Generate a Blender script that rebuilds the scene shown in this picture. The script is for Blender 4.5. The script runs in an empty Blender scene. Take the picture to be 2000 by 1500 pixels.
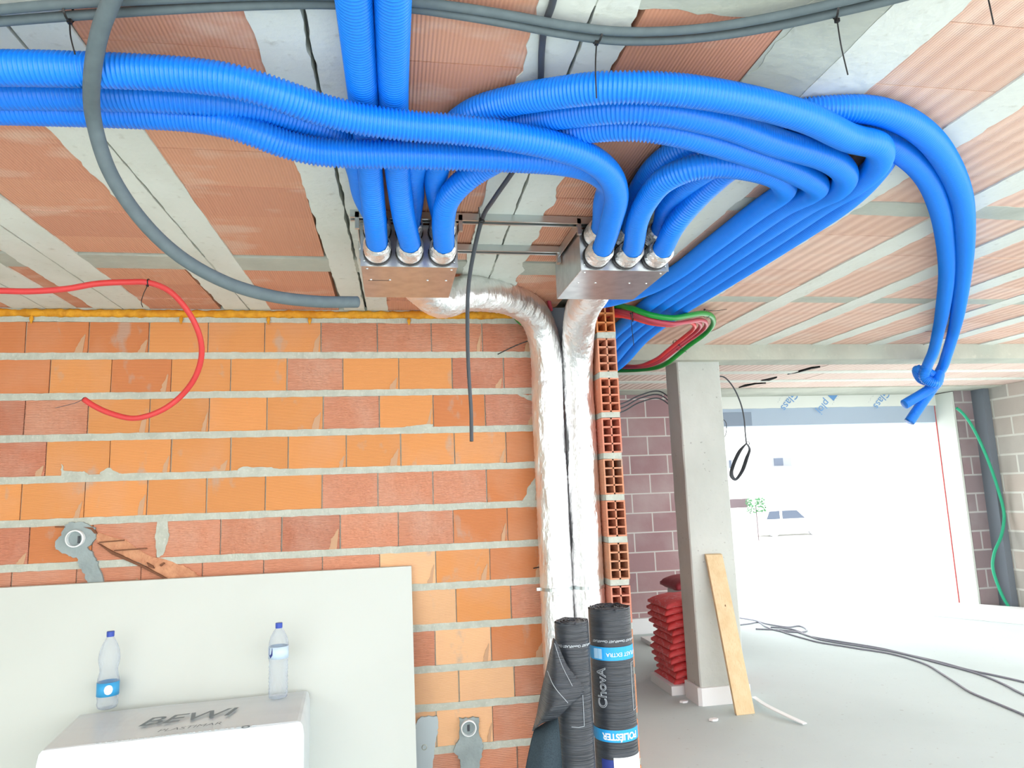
import bpy, bmesh, math, random
from mathutils import Vector, Matrix, noise

# ------------------------------------------------------------------ camera
SC = bpy.context.scene
H = 1.457                                     # eye height above the floor (m)
YAW, PITCH, ROLL, FPX = 0.17134458, 0.15242263, -0.03669551, 1383.81
Fv = Vector((math.sin(YAW)*math.cos(PITCH), math.cos(YAW)*math.cos(PITCH), math.sin(PITCH)))
R0 = Vector((math.cos(YAW), -math.sin(YAW), 0)); U0 = R0.cross(Fv)
Rv = R0*math.cos(ROLL) + U0*math.sin(ROLL); Uv = Rv.cross(Fv)
cd = bpy.data.cameras.new('camera'); cam = bpy.data.objects.new('camera', cd)
SC.collection.objects.link(cam); SC.camera = cam
cd.sensor_width = 36; cd.lens = FPX/2000*36; cd.clip_start = .02; cd.clip_end = 400
cam.matrix_world = Matrix(((Rv.x, Uv.x, -Fv.x, 0), (Rv.y, Uv.y, -Fv.y, 0), (Rv.z, Uv.z, -Fv.z, H), (0, 0, 0, 1)))

# ------------------------------------------------------------------ light
wd = bpy.data.worlds.new('overcast_sky'); SC.world = wd; wd.use_nodes = True
bg = wd.node_tree.nodes['Background']
bg.inputs[0].default_value = (.97, .99, 1, 1); bg.inputs[1].default_value = 3.4
vs = SC.view_settings
vs.view_transform = 'Standard'; vs.look = 'None'; vs.gamma = 1; vs.use_curve_mapping = False
vs.exposure = 0.5

# ------------------------------------------------------------------ helpers
RND = random.Random(7)
def ray(px, py): return Fv + Rv*((px-1000)/FPX) - Uv*((py-750)/FPX)
def pz(px, py, z): r = ray(px, py); return r*(z/r.z)            # a pixel on the level z above the eye
def py(px, p, y): r = ray(px, p); return r*(y/r.y)              # a pixel on the plane y in front
def W(*a): return Vector(a)
def sc(c): return tuple(((v/255)/12.92 if v/255 <= .04045 else ((v/255+.055)/1.055)**2.4) for v in c) + (1,)
def nz(x, y=0, z=0): return noise.noise(Vector((x, y, z)))

def _set(o, label, cat, group, kind):
    if label: o['label'] = label
    if cat: o['category'] = cat
    if group: o['group'] = group
    if kind: o['kind'] = kind
WL = {}
def thing(name, base, label, cat, group=None, kind=None):
    o = bpy.data.objects.new(name, None); SC.collection.objects.link(o)
    o.empty_display_size = .05
    b = Vector(base); o.location = b + Vector((0, 0, H)); WL[o] = b
    _set(o, label, cat, group, kind); return o
def mk(name, V, F, mat, parent=None, label=None, cat=None, group=None, kind=None, smooth=False, cols=None, base=None):
    V = [Vector(v) for v in V]
    me = bpy.data.meshes.new(name)
    if parent is not None: org = WL[parent]
    elif base is not None: org = Vector(base)
    else:
        xs = [v.x for v in V]; ys = [v.y for v in V]; zs = [v.z for v in V]
        org = Vector(((min(xs)+max(xs))/2, (min(ys)+max(ys))/2, min(zs)))
    me.from_pydata([tuple(v-org) for v in V], [], F)
    if smooth: me.polygons.foreach_set('use_smooth', [True]*len(me.polygons))
    if cols:
        at = me.color_attributes.new('tint', 'FLOAT_COLOR', 'CORNER'); i = 0
        for p in me.polygons:
            c = cols[p.index]
            for _ in p.loop_indices: at.data[i].color = c; i += 1
    me.materials.append(mat)
    bm = bmesh.new(); bm.from_mesh(me); bmesh.ops.recalc_face_normals(bm, faces=bm.faces[:]); bm.to_mesh(me); bm.free()
    o = bpy.data.objects.new(name, me); SC.collection.objects.link(o); WL[o] = org
    if parent is not None: o.parent = parent
    else: o.location = org + Vector((0, 0, H))
    _set(o, label, cat, group, kind); return o
class G:
    """collects shapes for one mesh"""
    def __init__(s): s.V = []; s.F = []; s.C = []
    def add(s, V, F, c=None):
        n = len(s.V); s.V += [Vector(v) for v in V]; s.F += [tuple(i+n for i in f) for f in F]; s.C += [c]*len(F); return s
    def box(s, x0, x1, y0, y1, z0, z1, c=None, j=0):
        V = [Vector((x, y, z)) + (Vector((RND.uniform(-j, j), RND.uniform(-j, j), RND.uniform(-j, j))) if j else Vector())
             for z in (z0, z1) for y in (y0, y1) for x in (x0, x1)]
        return s.add(V, [(0, 2, 3, 1), (4, 5, 7, 6), (0, 1, 5, 4), (2, 6, 7, 3), (0, 4, 6, 2), (1, 3, 7, 5)], c)
    def prism(s, pts, off, c=None):
        off = Vector(off); n = len(pts); P = [Vector(p) for p in pts]
        return s.add(P+[p+off for p in P], [tuple(range(n)), tuple(range(2*n-1, n-1, -1))] +
                     [(i, (i+1) % n, n+(i+1) % n, n+i) for i in range(n)], c)
    def lathe(s, prof, seg=24, o=(0, 0, 0), ax=None, c=None, j=0):
        o = Vector(o); ax = Vector(ax).normalized() if ax is not None else Vector((0, 0, 1))
        q = Vector((0, 0, 1)).rotation_difference(ax); V = []; F = []
        for r, z in prof:
            for k in range(seg):
                a = 2*math.pi*k/seg; rr = r + (RND.uniform(-j, j) if j else 0)
                V.append(o + q @ Vector((rr*math.cos(a), rr*math.sin(a), z)))
        for i in range(len(prof)-1):
            for k in range(seg): F.append((i*seg+k, i*seg+(k+1) % seg, (i+1)*seg+(k+1) % seg, (i+1)*seg+k))
        return s.add(V, F, c)
    def tube(s, pts, r, seg=12, step=.01, corr=None, caps=True, rj=0):
        P = resample(spline(pts), corr/4 if corr else step); n = len(P)
        T = [(P[min(i+1, n-1)]-P[max(i-1, 0)]).normalized() for i in range(n)]
        N = T[0].orthogonal().normalized(); V = []; F = []
        for i in range(n):
            if i:
                N = (N - T[i]*N.dot(T[i])).normalized()
            B = T[i].cross(N)
            rr = r if not corr else (r, r-.0006, r-.0046, r-.0040)[i % 4]
            for k in range(seg):
                a = 2*math.pi*k/seg; q = rr + (rj*nz(i*.8, k*1.3, r*50) if rj else 0)
                V.append(P[i] + (N*math.cos(a)+B*math.sin(a))*q)
        for i in range(n-1):
            for k in range(seg): F.append((i*seg+k, i*seg+(k+1) % seg, (i+1)*seg+(k+1) % seg, (i+1)*seg+k))
        if caps: F += [tuple(range(seg)), tuple(range(n*seg-1, (n-1)*seg-1, -1))]
        return s.add(V, F)
    def mesh(s, name, mat, parent=None, **k):
        if any(c is not None for c in s.C): k['cols'] = [c or (.5, .5, .5, 1) for c in s.C]
        return mk(name, s.V, s.F, mat, parent, **k)
def spline(pts, sub=14):
    P = [Vector(p) for p in pts]
    if len(P) < 3: return P
    P = [P[0]*2-P[1]] + P + [P[-1]*2-P[-2]]; out = []
    for i in range(1, len(P)-2):
        p0, p1, p2, p3 = P[i-1:i+3]
        t0 = 0; t1 = t0+max((p1-p0).length, 1e-4)**.5; t2 = t1+max((p2-p1).length, 1e-4)**.5; t3 = t2+max((p3-p2).length, 1e-4)**.5
        for k in range(sub):
            t = t1+(t2-t1)*k/sub
            A1 = p0*((t1-t)/(t1-t0))+p1*((t-t0)/(t1-t0)); A2 = p1*((t2-t)/(t2-t1))+p2*((t-t1)/(t2-t1)); A3 = p2*((t3-t)/(t3-t2))+p3*((t-t2)/(t3-t2))
            B1 = A1*((t2-t)/(t2-t0))+A2*((t-t0)/(t2-t0)); B2 = A2*((t3-t)/(t3-t1))+A3*((t-t1)/(t3-t1))
            out.append(B1*((t2-t)/(t2-t1))+B2*((t-t1)/(t2-t1)))
    out.append(P[-2]); return out
def resample(P, step):
    out = [P[0]]; acc = 0.
    for a, b in zip(P, P[1:]):
        L = (b-a).length; d = step-acc
        while d <= L and L > 0: out.append(a.lerp(b, d/L)); d += step
        acc = L-(d-step)
    if (out[-1]-P[-1]).length > step*.3: out.append(P[-1])
    return out

# ------------------------------------------------------------------ materials
class M:
    def __init__(s, name, col=(128, 128, 128), rough=.6, metal=0, spec=.4):
        s.m = bpy.data.materials.new(name); s.m.use_nodes = True; s.t = s.m.node_tree
        s.b = s.t.nodes['Principled BSDF']; s.b.inputs['Roughness'].default_value = rough
        s.b.inputs['Metallic'].default_value = metal; s.b.inputs['Specular IOR Level'].default_value = spec
        s.b.inputs['Base Color'].default_value = sc(col); s.col = None; s.base = sc(col); s.h = None
        s.tc = s.n('ShaderNodeTexCoord')
    def n(s, k, **kw):
        x = s.t.nodes.new(k)
        for a, v in kw.items(): setattr(x, a, v)
        return x
    def l(s, a, b): s.t.links.new(a, b)
    def cur(s):
        if s.col is None:
            r = s.n('ShaderNodeRGB'); r.outputs[0].default_value = s.base; s.col = r.outputs[0]
        return s.col
    def tint(s):
        a = s.n('ShaderNodeVertexColor', layer_name='tint'); s.col = a.outputs[0]; return s
    def vec(s, scale=(1, 1, 1)):
        mp = s.n('ShaderNodeMapping'); mp.inputs['Scale'].default_value = scale
        s.l(s.tc.outputs['Object'], mp.inputs[0]); return mp.outputs[0]
    def noise(s, scale, vs=(1, 1, 1), det=4, lo=.4, hi=.6):
        x = s.n('ShaderNodeTexNoise'); x.inputs['Scale'].default_value = scale; x.inputs['Detail'].default_value = det
        s.l(s.vec(vs), x.inputs['Vector'])
        r = s.n('ShaderNodeMapRange'); r.inputs['From Min'].default_value = lo; r.inputs['From Max'].default_value = hi
        s.l(x.outputs['Fac'], r.inputs['Value']); return r.outputs[0]
    def wave(s, scale, axis='Z', dist=0, prof='SIN'):
        x = s.n('ShaderNodeTexWave', wave_type='BANDS', bands_direction=axis, wave_profile=prof); x.inputs['Scale'].default_value = scale
        x.inputs['Distortion'].default_value = dist; s.l(s.vec(), x.inputs['Vector']); return x.outputs['Fac']
    def mul(s, a, b):
        m = s.n('ShaderNodeMath', operation='MULTIPLY'); s.l(a, m.inputs[0])
        if isinstance(b, (int, float)): m.inputs[1].default_value = b
        else: s.l(b, m.inputs[1])
        return m.outputs[0]
    def mix(s, fac, col, amt=1, mode='MIX'):
        x = s.n('ShaderNodeMix', data_type='RGBA', blend_type=mode); f = s.mul(fac, amt)
        s.l(f, x.inputs[0]); s.l(s.cur(), x.inputs[6]); x.inputs[7].default_value = sc(col); s.col = x.outputs[2]; return s
    def bump(s, h, st, dist=.01):
        x = s.n('ShaderNodeBump'); x.inputs['Strength'].default_value = st; x.inputs['Distance'].default_value = dist
        s.l(h, x.inputs['Height'])
        if s.h is not None: s.l(s.h, x.inputs['Normal'])
        s.h = x.outputs[0]; return s
    def done(s):
        if s.col is not None: s.l(s.col, s.b.inputs['Base Color'])
        if s.h is not None: s.l(s.h, s.b.inputs['Normal'])
        return s.m

m = M('clay_brick', rough=.85, spec=.15).tint()
m.mix(m.noise(2.2, det=6, lo=.5, hi=.66), (214, 168, 140), .35); m.mix(m.noise(9, (1, 1, .6), lo=.6, hi=.7), (180, 172, 162), .55)
m.mix(m.wave(50, 'Z'), (150, 90, 60), .14)
brick_m = m.bump(m.wave(50, 'Z'), .35, .002).bump(m.noise(60), .12, .003).done()
m = M('ribbed_clay_brick', rough=.85, spec=.15).tint()
m.mix(m.noise(5, (1, 1, .8), det=6, lo=.45, hi=.7), (222, 184, 164), .45); m.mix(m.wave(38, 'Z'), (176, 104, 78), .28)
ribbrick_m = m.bump(m.wave(38, 'Z'), .7, .004).bump(m.noise(60), .12, .003).done()
smear_m = M('thin_smear', (200, 160, 128), rough=.9, spec=.1).done()
m = M('mortar', (196, 200, 188), rough=.95, spec=.1); m.mix(m.noise(14, lo=.35, hi=.7), (172, 176, 164), .7); m.mix(m.noise(70, lo=.55, hi=.7), (215, 214, 204), .5)
mortar_m = m.bump(m.noise(45, det=6, lo=.2, hi=.8), .5, .006).done()
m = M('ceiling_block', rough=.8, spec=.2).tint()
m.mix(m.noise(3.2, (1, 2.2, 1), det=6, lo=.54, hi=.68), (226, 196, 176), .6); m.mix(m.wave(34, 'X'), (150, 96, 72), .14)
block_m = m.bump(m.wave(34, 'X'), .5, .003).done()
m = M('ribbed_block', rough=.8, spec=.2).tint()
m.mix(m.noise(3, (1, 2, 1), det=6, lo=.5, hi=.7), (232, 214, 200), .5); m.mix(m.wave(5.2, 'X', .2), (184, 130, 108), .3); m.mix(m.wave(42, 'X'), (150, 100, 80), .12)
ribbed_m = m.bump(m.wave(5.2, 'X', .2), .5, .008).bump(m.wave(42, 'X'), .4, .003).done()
m = M('joist_concrete', (220, 224, 216), rough=.9, spec=.15); m.mix(m.noise(5, (1, .5, 1), det=7, lo=.4, hi=.7), (204, 207, 196), .6); m.mix(m.noise(30, det=5, lo=.62, hi=.75), (176, 176, 162), .5)
joist_m = m.bump(m.noise(30, det=8, lo=.2, hi=.8), .35, .006).done()
m = M('raw_concrete', (188, 192, 180), rough=.9, spec=.15); m.mix(m.noise(3, (1, 1, 1), det=7, lo=.4, hi=.65), (166, 170, 160), .7); m.mix(m.noise(20, (1, 5, 1), det=5, lo=.6, hi=.75), (205, 204, 190), .5)
conc_m = m.bump(m.noise(26, det=8, lo=.2, hi=.8), .4, .006).done()
m = M('column_concrete', (200, 205, 200), rough=.85, spec=.2); m.mix(m.noise(2.5, (1, 1, .6), det=7, lo=.42, hi=.66), (178, 184, 178), .7); m.mix(m.noise(40, det=3, lo=.68, hi=.74), (110, 112, 108), .5)
colm = m.bump(m.noise(18, det=8, lo=.2, hi=.8), .3, .006).done()
m = M('screed', (206, 220, 220), rough=.75, spec=.25); m.mix(m.noise(.8, det=5, lo=.4, hi=.65), (192, 206, 206), .6); m.mix(m.noise(30, det=4, lo=.66, hi=.74), (150, 150, 144), .4)
floor_m = m.bump(m.noise(12, det=6, lo=.2, hi=.8), .12, .005).done()
def blocks_mat(name, c1, c2, mo, w=.4, h=.2, mort=.006, ax='XZ'):
    m = M(name, rough=.9, spec=.15)
    sp = m.n('ShaderNodeSeparateXYZ'); m.l(m.tc.outputs['Object'], sp.inputs[0]); cb = m.n('ShaderNodeCombineXYZ')
    m.l(sp.outputs[ax[0]], cb.inputs[0]); m.l(sp.outputs[ax[1]], cb.inputs[1])
    b = m.n('ShaderNodeTexBrick'); m.l(cb.outputs[0], b.inputs['Vector']); b.inputs['Scale'].default_value = 1
    b.inputs['Brick Width'].default_value = w; b.inputs['Row Height'].default_value = h; b.inputs['Mortar Size'].default_value = mort
    b.inputs['Color1'].default_value = sc(c1); b.inputs['Color2'].default_value = sc(c2); b.inputs['Mortar'].default_value = sc(mo)
    m.col = b.outputs['Color']; m.mix(m.noise(2, det=6, lo=.45, hi=.7), mo, .3)
    inv = m.n('ShaderNodeMath', operation='SUBTRACT'); inv.inputs[0].default_value = 1; m.l(b.outputs['Fac'], inv.inputs[1])
    return m.bump(inv.outputs[0], .5, .006).bump(m.noise(30, lo=.2, hi=.8), .25, .004).done()
purple_m = blocks_mat('dark_split_block', (172, 140, 142), (160, 130, 134), (210, 207, 204), .42, .2, .007)
side_m = blocks_mat('grey_pink_block', (170, 168, 162), (186, 174, 164), (206, 206, 198), .45, .21, .012, 'YZ')
pil_m = blocks_mat('pilaster_block', (150, 130, 134), (140, 128, 132), (184, 182, 182), .26, .21, .01)
m = M('blue_plastic', (12, 130, 240), rough=.38, spec=.5); blue_m = m.done()
m = M('grey_foam_tube', (90, 102, 106), rough=.7, spec=.3); m.mix(m.noise(40, lo=.4, hi=.7), (102, 114, 118), .5); grey_m = m.done()
dark_m = M('dark_conduit', (72, 76, 82), rough=.5, spec=.4).done()
hole_m = M('dark_bore', (14, 14, 14), rough=.9, spec=.1).done()
tie_m = M('black_nylon', (30, 28, 28), rough=.4).done()
red_m = M('red_conduit', (214, 66, 66), rough=.4).done()
maroon_m = M('maroon_conduit', (176, 62, 78), rough=.4).done()
green_m = M('green_conduit', (20, 140, 52), rough=.35).done()
hose_m = M('teal_hose', (30, 160, 120), rough=.4).done()
m = M('aluminium_foil', (244, 244, 244), rough=.36, metal=1)
foil_m = m.bump(m.noise(38, det=3, lo=.2, hi=.8), .5, .012).bump(m.noise(160, det=2, lo=.3, hi=.7), .25, .002).done()
m = M('foil_insulated_duct', (246, 246, 246), rough=.4, metal=1)
duct_m = m.bump(m.noise(14, (1, 1, .35), det=4, lo=.3, hi=.7), .8, .014).bump(m.noise(200, det=1, lo=.3, hi=.7), .12, .002).done()
m = M('galvanised_sheet', (206, 210, 214), rough=.3, metal=1); m.mix(m.noise(18, lo=.4, hi=.65), (178, 182, 188), .6); galv_m = m.bump(m.noise(3, det=1), .04, .01).done()
m = M('zinc_profile', (200, 206, 206), rough=.33, metal=1); zinc_m = m.done()
m = M('yellow_foam', (226, 160, 40), rough=.7); m.mix(m.noise(25, det=4, lo=.4, hi=.65), (190, 118, 20), .6); foam_m = m.bump(m.noise(30, det=3, lo=.2, hi=.8), .7, .01).done()
m = M('cement_patch', (160, 172, 172), rough=.9, spec=.15); m.mix(m.noise(7, det=6, lo=.4, hi=.65), (134, 146, 146), .7); patch_m = m.bump(m.noise(22, det=7, lo=.2, hi=.8), .6, .01).done()
m = M('broken_clay', (214, 158, 122), rough=.9, spec=.1); m.mix(m.noise(20, det=6, lo=.4, hi=.6), (190, 130, 100), .6); clay_m = m.bump(m.noise(30, det=6, lo=.2, hi=.8), .8, .01).done()
m = M('white_board', (212, 218, 212), rough=.7, spec=.2); m.mix(m.noise(1.5, lo=.4, hi=.7), (203, 209, 202), .5); board_m = m.done()
m = M('white_polystyrene', (240, 243, 244), rough=.6, spec=.3); eps_m = m.bump(m.noise(200, det=1), .1, .002).done()
m = M('plastic_wrap', (218, 228, 232), rough=.28, spec=.5); m.mix(m.noise(2, (.4, 3, 1), det=3, lo=.45, hi=.6), (206, 217, 222), .6); wrap_m = m.bump(m.noise(6, (1, .3, 1), det=4, lo=.3, hi=.7), .3, .012).done()
m = M('bitumen_sheet', (48, 52, 58), rough=.33, spec=.5); m.mix(m.noise(10, (.6, .6, 8), det=4, lo=.45, hi=.7), (68, 74, 82), .5)
bit_m = m.bump(m.noise(12, (.5, .5, 14), det=4, lo=.25, hi=.75), .5, .006).done()
m = M('bitumen_underside', (50, 62, 70), rough=.8, spec=.2); m.mix(m.noise(300, det=1, lo=.4, hi=.6), (66, 80, 88), .5); under_m = m.done()
print_m = M('pale_print', (176, 184, 190), rough=.6).done()
band_m = M('blue_band', (40, 160, 226), rough=.5).done()
white_m = M('white_print', (238, 244, 248), rough=.5).done()
logo_m = M('grey_print', (124, 138, 146), rough=.6).done()
blueprint_m = M('blue_print', (110, 160, 214), rough=.6).done()
navy_m = M('navy_print', (52, 66, 140), rough=.5).done()
m = M('pine_board', (222, 200, 162), rough=.7, spec=.2); m.mix(m.noise(9, (1.5, 6, .35), det=6, lo=.4, hi=.65), (206, 178, 134), .6); m.mix(m.noise(60, (3, 3, .2), lo=.5, hi=.7), (188, 150, 100), .3); wood_m = m.done()
m = M('red_paper_sack', (224, 84, 86), rough=.5, spec=.4); m.mix(m.noise(26, (1, 1, 4), det=3, lo=.58, hi=.66), (226, 180, 182), .45); sack_m = m.bump(m.noise(16, det=4, lo=.2, hi=.8), .5, .015).done()
m = M('maroon_sack', (150, 50, 62), rough=.5); msack_m = m.done()
pipe_m = M('white_pipe', (240, 244, 244), rough=.4).done()
slate_m = M('slate_render', (116, 124, 134), rough=.85).done()
lint_m = M('blue_grey_lintel', (172, 188, 206), rough=.7).done()
m = M('clear_plastic', (196, 210, 228), rough=.08, spec=.6); 
lw = m.n('ShaderNodeLayerWeight'); lw.inputs[0].default_value = .35
mr = m.n('ShaderNodeMapRange'); mr.inputs['To Min'].default_value = .10; mr.inputs['To Max'].default_value = .75
m.l(lw.outputs['Facing'], mr.inputs['Value']); m.l(mr.outputs[0], m.b.inputs['Alpha']); bottle_m = m.done()
cap_m = M('blue_cap', (58, 84, 180), rough=.4).done()
label_m = M('cyan_label', (64, 168, 226), rough=.5).done()
label2_m = M('pale_label', (206, 228, 246), rough=.5).done()
house_m = M('white_render', (236, 236, 232), rough=.9).done()
glass_m = M('dark_window_glass', (74, 84, 100), rough=.1).done()
shut_m = M('shutter', (130, 134, 140), rough=.6).done()
brownwall_m = M('brown_cladding', (96, 84, 88), rough=.8).done()
leaf_m = M('leaves', (70, 120, 80), rough=.7).done()
car_m = M('car_paint', (150, 158, 164), rough=.3).done()
wheel_m = M('wheel_glare', (176, 178, 182), rough=.6).done()  # pale wheels: outdoor glare put into the colour
ground_m = M('pavement', (232, 232, 230), rough=.9).done()  # pale tone set to bounce sky light up to the ceiling
redline_m = M('red_line', (206, 70, 72), rough=.7).done()

# ------------------------------------------------------------------ setting: ceiling
C0 = 1.0                                    # ceiling level above the eye
ceil = thing('ceiling', (2, 2, C0), 'ceiling of concrete joists with clay infill blocks between them', 'ceiling', kind='structure')
G().box(-3.4, 7.0, -.9, 7.9, C0+.05, C0+.25).mesh('slab', conc_m, ceil)
rows_l = [2.75-.245*k for k in range(24)][::-1] + [2.93]
rows_l2 = [3.11, 3.35, 3.595, 3.84, 4.08, 4.33, 4.5, 4.68]
rows_r = [2.2-.2335*k if k == 1 else 1.98+.22*(k == 0)-.242*max(k-1, 0) for k in range(22)][::-1]
rows_r = sorted(set(round(v, 3) for v in rows_r))
rows_r2 = [2.31, 2.53, 2.76, 2.99, 3.22, 3.44]; rows_r3 = [3.54, 3.78, 4.02, 4.26, 4.5, 4.68]
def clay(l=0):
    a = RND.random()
    c1, c2 = ((222, 164, 134), (210, 150, 124)) if not l else (((238, 206, 188), (226, 190, 170)) if l == 1 else ((236, 220, 210), (228, 208, 198)))  # right and far bays tinted paler, window light put into the colour
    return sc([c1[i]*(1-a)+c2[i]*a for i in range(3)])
panels = [(-4.1, -3.58), (-3.3, -2.98), (-2.7, -2.37), (-2.07, -1.76), (-1.50, -1.2225), (-.885, -.635), (-.885+.0, -.635)]
# clay panels: x range, rows, material
gb = G(); gr = G()
def panel(x0, x1, rows, l):
    g = gr if l else gb
    for a, b in zip(rows, rows[1:]):
        if b < -.85 or x0 < -3.4: continue
        dz = RND.uniform(0, .005)
        g.box(x0, x1, a+.0015, b-.0015, C0+dz, C0+.06, clay(l))
for x0, x1 in ((-4.2, -3.63), (-3.38, -3.03), (-2.78, -2.43), (-2.18, -1.83), (-1.85+.27, -1.47), (-1.225, -.87), (-.65, -.27), (-.045, .33), (.54, .90)):
    panel(x0, x1, rows_l, 0); panel(x0, x1, rows_l2, 0)
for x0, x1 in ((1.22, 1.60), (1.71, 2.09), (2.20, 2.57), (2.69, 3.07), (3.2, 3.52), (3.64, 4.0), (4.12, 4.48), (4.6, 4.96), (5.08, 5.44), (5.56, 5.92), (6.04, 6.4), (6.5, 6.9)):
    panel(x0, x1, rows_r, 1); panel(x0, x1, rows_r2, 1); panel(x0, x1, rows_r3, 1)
# far bay: joists run across
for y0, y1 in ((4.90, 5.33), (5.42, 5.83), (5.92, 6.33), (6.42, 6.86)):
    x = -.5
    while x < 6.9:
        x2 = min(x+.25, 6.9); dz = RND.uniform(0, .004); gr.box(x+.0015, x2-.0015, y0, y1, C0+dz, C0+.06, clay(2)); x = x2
gb.mesh('clay_block_infill', block_m, ceil); gr.mesh('ribbed_block_infill', ribbed_m, ceil, label='ribbed clay blocks, window light put into their pale tint')
def strip_poly(xl, xr, y0, y1, al, ar, seed, z0=.997, n=None):
    """ragged concrete strip running in y"""
    n = n or int((y1-y0)/.025)
    V = []; F = []
    for i in range(n+1):
        y = y0+(y1-y0)*i/n
        l = (xl(y) if callable(xl) else xl) + al*(nz(y*9, seed)+.5*nz(y*31, seed+3)); r = (xr(y) if callable(xr) else xr) + ar*(nz(y*9, seed+11)+.5*nz(y*31, seed+5))
        V += [(l, y, z0), (r, y, z0), (l, y, C0+.07), (r, y, C0+.07)]
    for i in range(n):
        a = 4*i; b = a+4
        F += [(a, b, b+1, a+1), (a+2, a+3, b+3, b+2), (a, a+2, b+2, b), (a+1, b+1, b+3, a+3)]
    return V, F
def joist(xl, xr, al, ar, seed, y0=-.85, y1=4.70, m=None):
    g = G(); g.add(*strip_poly(xl, xr, y0, y1, al, ar, seed)); return g.mesh('joist', m or joist_m, ceil)
lin = lambda a, b: (lambda y: a+(b-a)*(y-1.4)/1.5)
for k, (l, c, r) in enumerate(((-3.06, -2.91, -2.75), (-2.46, -2.3, -2.15), (-1.85, -1.70, -1.56))):
    joist(l, c-.003, .01, .004, 3*k); joist(c+.003, r, .004, .004, 3*k+1)
joist(lin(-1.49, -1.48), lin(-1.365, -1.352), .012, .004, 20); joist(lin(-1.358, -1.346), lin(-1.24, -1.222), .004, .005, 21)
joist(lin(-.9, -.866), lin(-.783, -.749), .012, .005, 22); joist(lin(-.776, -.742), lin(-.655, -.632), .005, .003, 23)
joist(lin(-.285, -.258), lin(-.176, -.149), .008, .008, 24); joist(lin(-.166, -.137), lin(-.06, -.03), .008, .006, 25)
joist(lin(.312, .325), lin(.426, .450), .014, .006, 26); joist(lin(.434, .458), lin(.53, .585), .006, .022, 27)
joist(lin(.885, .95), lin(1.06, 1.06), .035, .004, 28, m=conc_m); joist(1.064, 1.229, .004, .008, 29)
joist(1.588, 1.72, .004, .018, 30)
for k, x in enumerate((2.08, 2.565, 3.06, 3.51, 3.99, 4.47, 4.95, 5.43, 5.91, 6.39)):
    joist(x, x+.13, .006, .012, 31+k)
for k, (a, b) in enumerate(((5.32, 5.43), (5.82, 5.93), (6.32, 6.43))):
    G().box(-.6, 6.9, a, b, .994, 1.06).mesh('joist', joist_m, ceil)
def cross(x0, x1, y0, y1, seed, am=.01):
    V, F = strip_poly(y0, y1, x0, x1, am, am, seed, z0=.9985)
    return G().add([(v[1], v[0], v[2]) for v in V], F).mesh('cross_rib', conc_m, ceil)
cross(-3.3, .92, 2.95, 3.115, 50, .006)
cross(1.22, 6.9, 2.195, 2.31, 51, .008); cross(1.22, 6.9, 3.44, 3.54, 52, .008)
cross(-.05, 1.06, 1.0, 1.285, 53, .02); cross(.87, 1.15, 1.285, 2.3, 54, .004)
G().box(-.5, 6.9, 6.86, 7.9, .99, 1.07).mesh('edge_strip', conc_m, ceil)
# beam across the far part
gbm = G(); n = 60
gbm.box(1.19, 6.9, 4.68, 4.9, .89, 1.06)
gbm.mesh('trim_1', conc_m, label='grey concrete beam dropping below the joists on top of the column', cat='beam', kind='structure')

# ------------------------------------------------------------------ setting: floor and ground
G().box(-3.6, 7.0, -1.3, 7.75, -H-.1, -H).mesh('floor', floor_m, label='smooth grey concrete floor screed', cat='floor', kind='structure')
G().box(-60, 80, 8.6, 90, -3.2, -3.0).box(-60, 80, 7.8, 8.6, -3.2, -H-.12).box(-60, 80, -70, -1.35, -H-.3, -H-.12).box(-60, -3.65, -1.35, 7.8, -H-.3, -H-.12).box(7.1, 80, -1.35, 7.8, -H-.3, -H-.12).mesh('ground', ground_m, label='pavement outside the big opening, made pale to bounce light up', cat='ground', kind='structure')

# ------------------------------------------------------------------ setting: back brick wall
YW = 3.79
ORG = (224, 154, 96); DRK = (210, 134, 88); RIB = (218, 152, 122); RED = (204, 136, 110); PAL = (236, 188, 144)
CM = {'o': ORG, 'd': DRK, 'r': RIB, 'R': RED, 'p': PAL}
ROWS = [ # bottom z, joints, kinds
 (.7705, [-1.787, -1.498, -1.215, -.928, -.649, -.363, -.069, .219, .5], 'dddooorrrR'),
 (.567, [-1.665, -1.384, -1.102, -.815, -.535, -.249, .043, .328, .612], 'dodoorooRR'),
 (.362, [-1.767, -1.481, -1.197, -.914, -.632, -.35, -.061, .222, .503], 'RroooorodR'),
 (.161, [-1.659, -1.373, -1.088, -.805, -.523, -.233, .048, .331, .611], 'RoooooooPd'.replace('P', 'o')),
 (-.045, [-1.757, -1.477, -1.192, -.915, -.633, -.354, -.072, .214, .499], 'oooooprrrd'.replace('p', 'o')),
 (-.252, [-1.71, -1.43, -1.137, -.844, -.551, -.262, .03, .316, .604], 'RdrrrRrrdd'),
 (-.447, [-1.776, -1.493, -1.206, -.924, -.635, -.35, -.065, .22, .503], 'rrrrrrrpod'),
 (-.649, [-1.68, -1.4, -1.11, -.82, -.53, -.24, .04, .321, .608], 'rrrrrrrpor'),
 (-.852, [-1.78, -1.49, -1.2, -.92, -.63, -.35, -.07, .21, .497], 'rrrrrrrrpd'),
 (-1.036, [-1.68, -1.4, -1.11, -.82, -.53, -.24, .04, .325, .613], 'rrrrrrrppr'),
 (-1.241, [-1.78, -1.49, -1.2, -.92, -.63, -.35, -.07, .209, .494], 'rrrrrrrppr'),
 (-1.447, [-1.68, -1.4, -1.11, -.82, -.53, -.24, .04, .325, .613], 'rrrrrrrrrr')]
wb = thing('wall_back', (-1.5, YW, -H), 'orange hollow brick wall with grey mortar joints facing the camera', 'wall', kind='structure')
g = G(); gR = G(); gS = G(); ztop = .932
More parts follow.
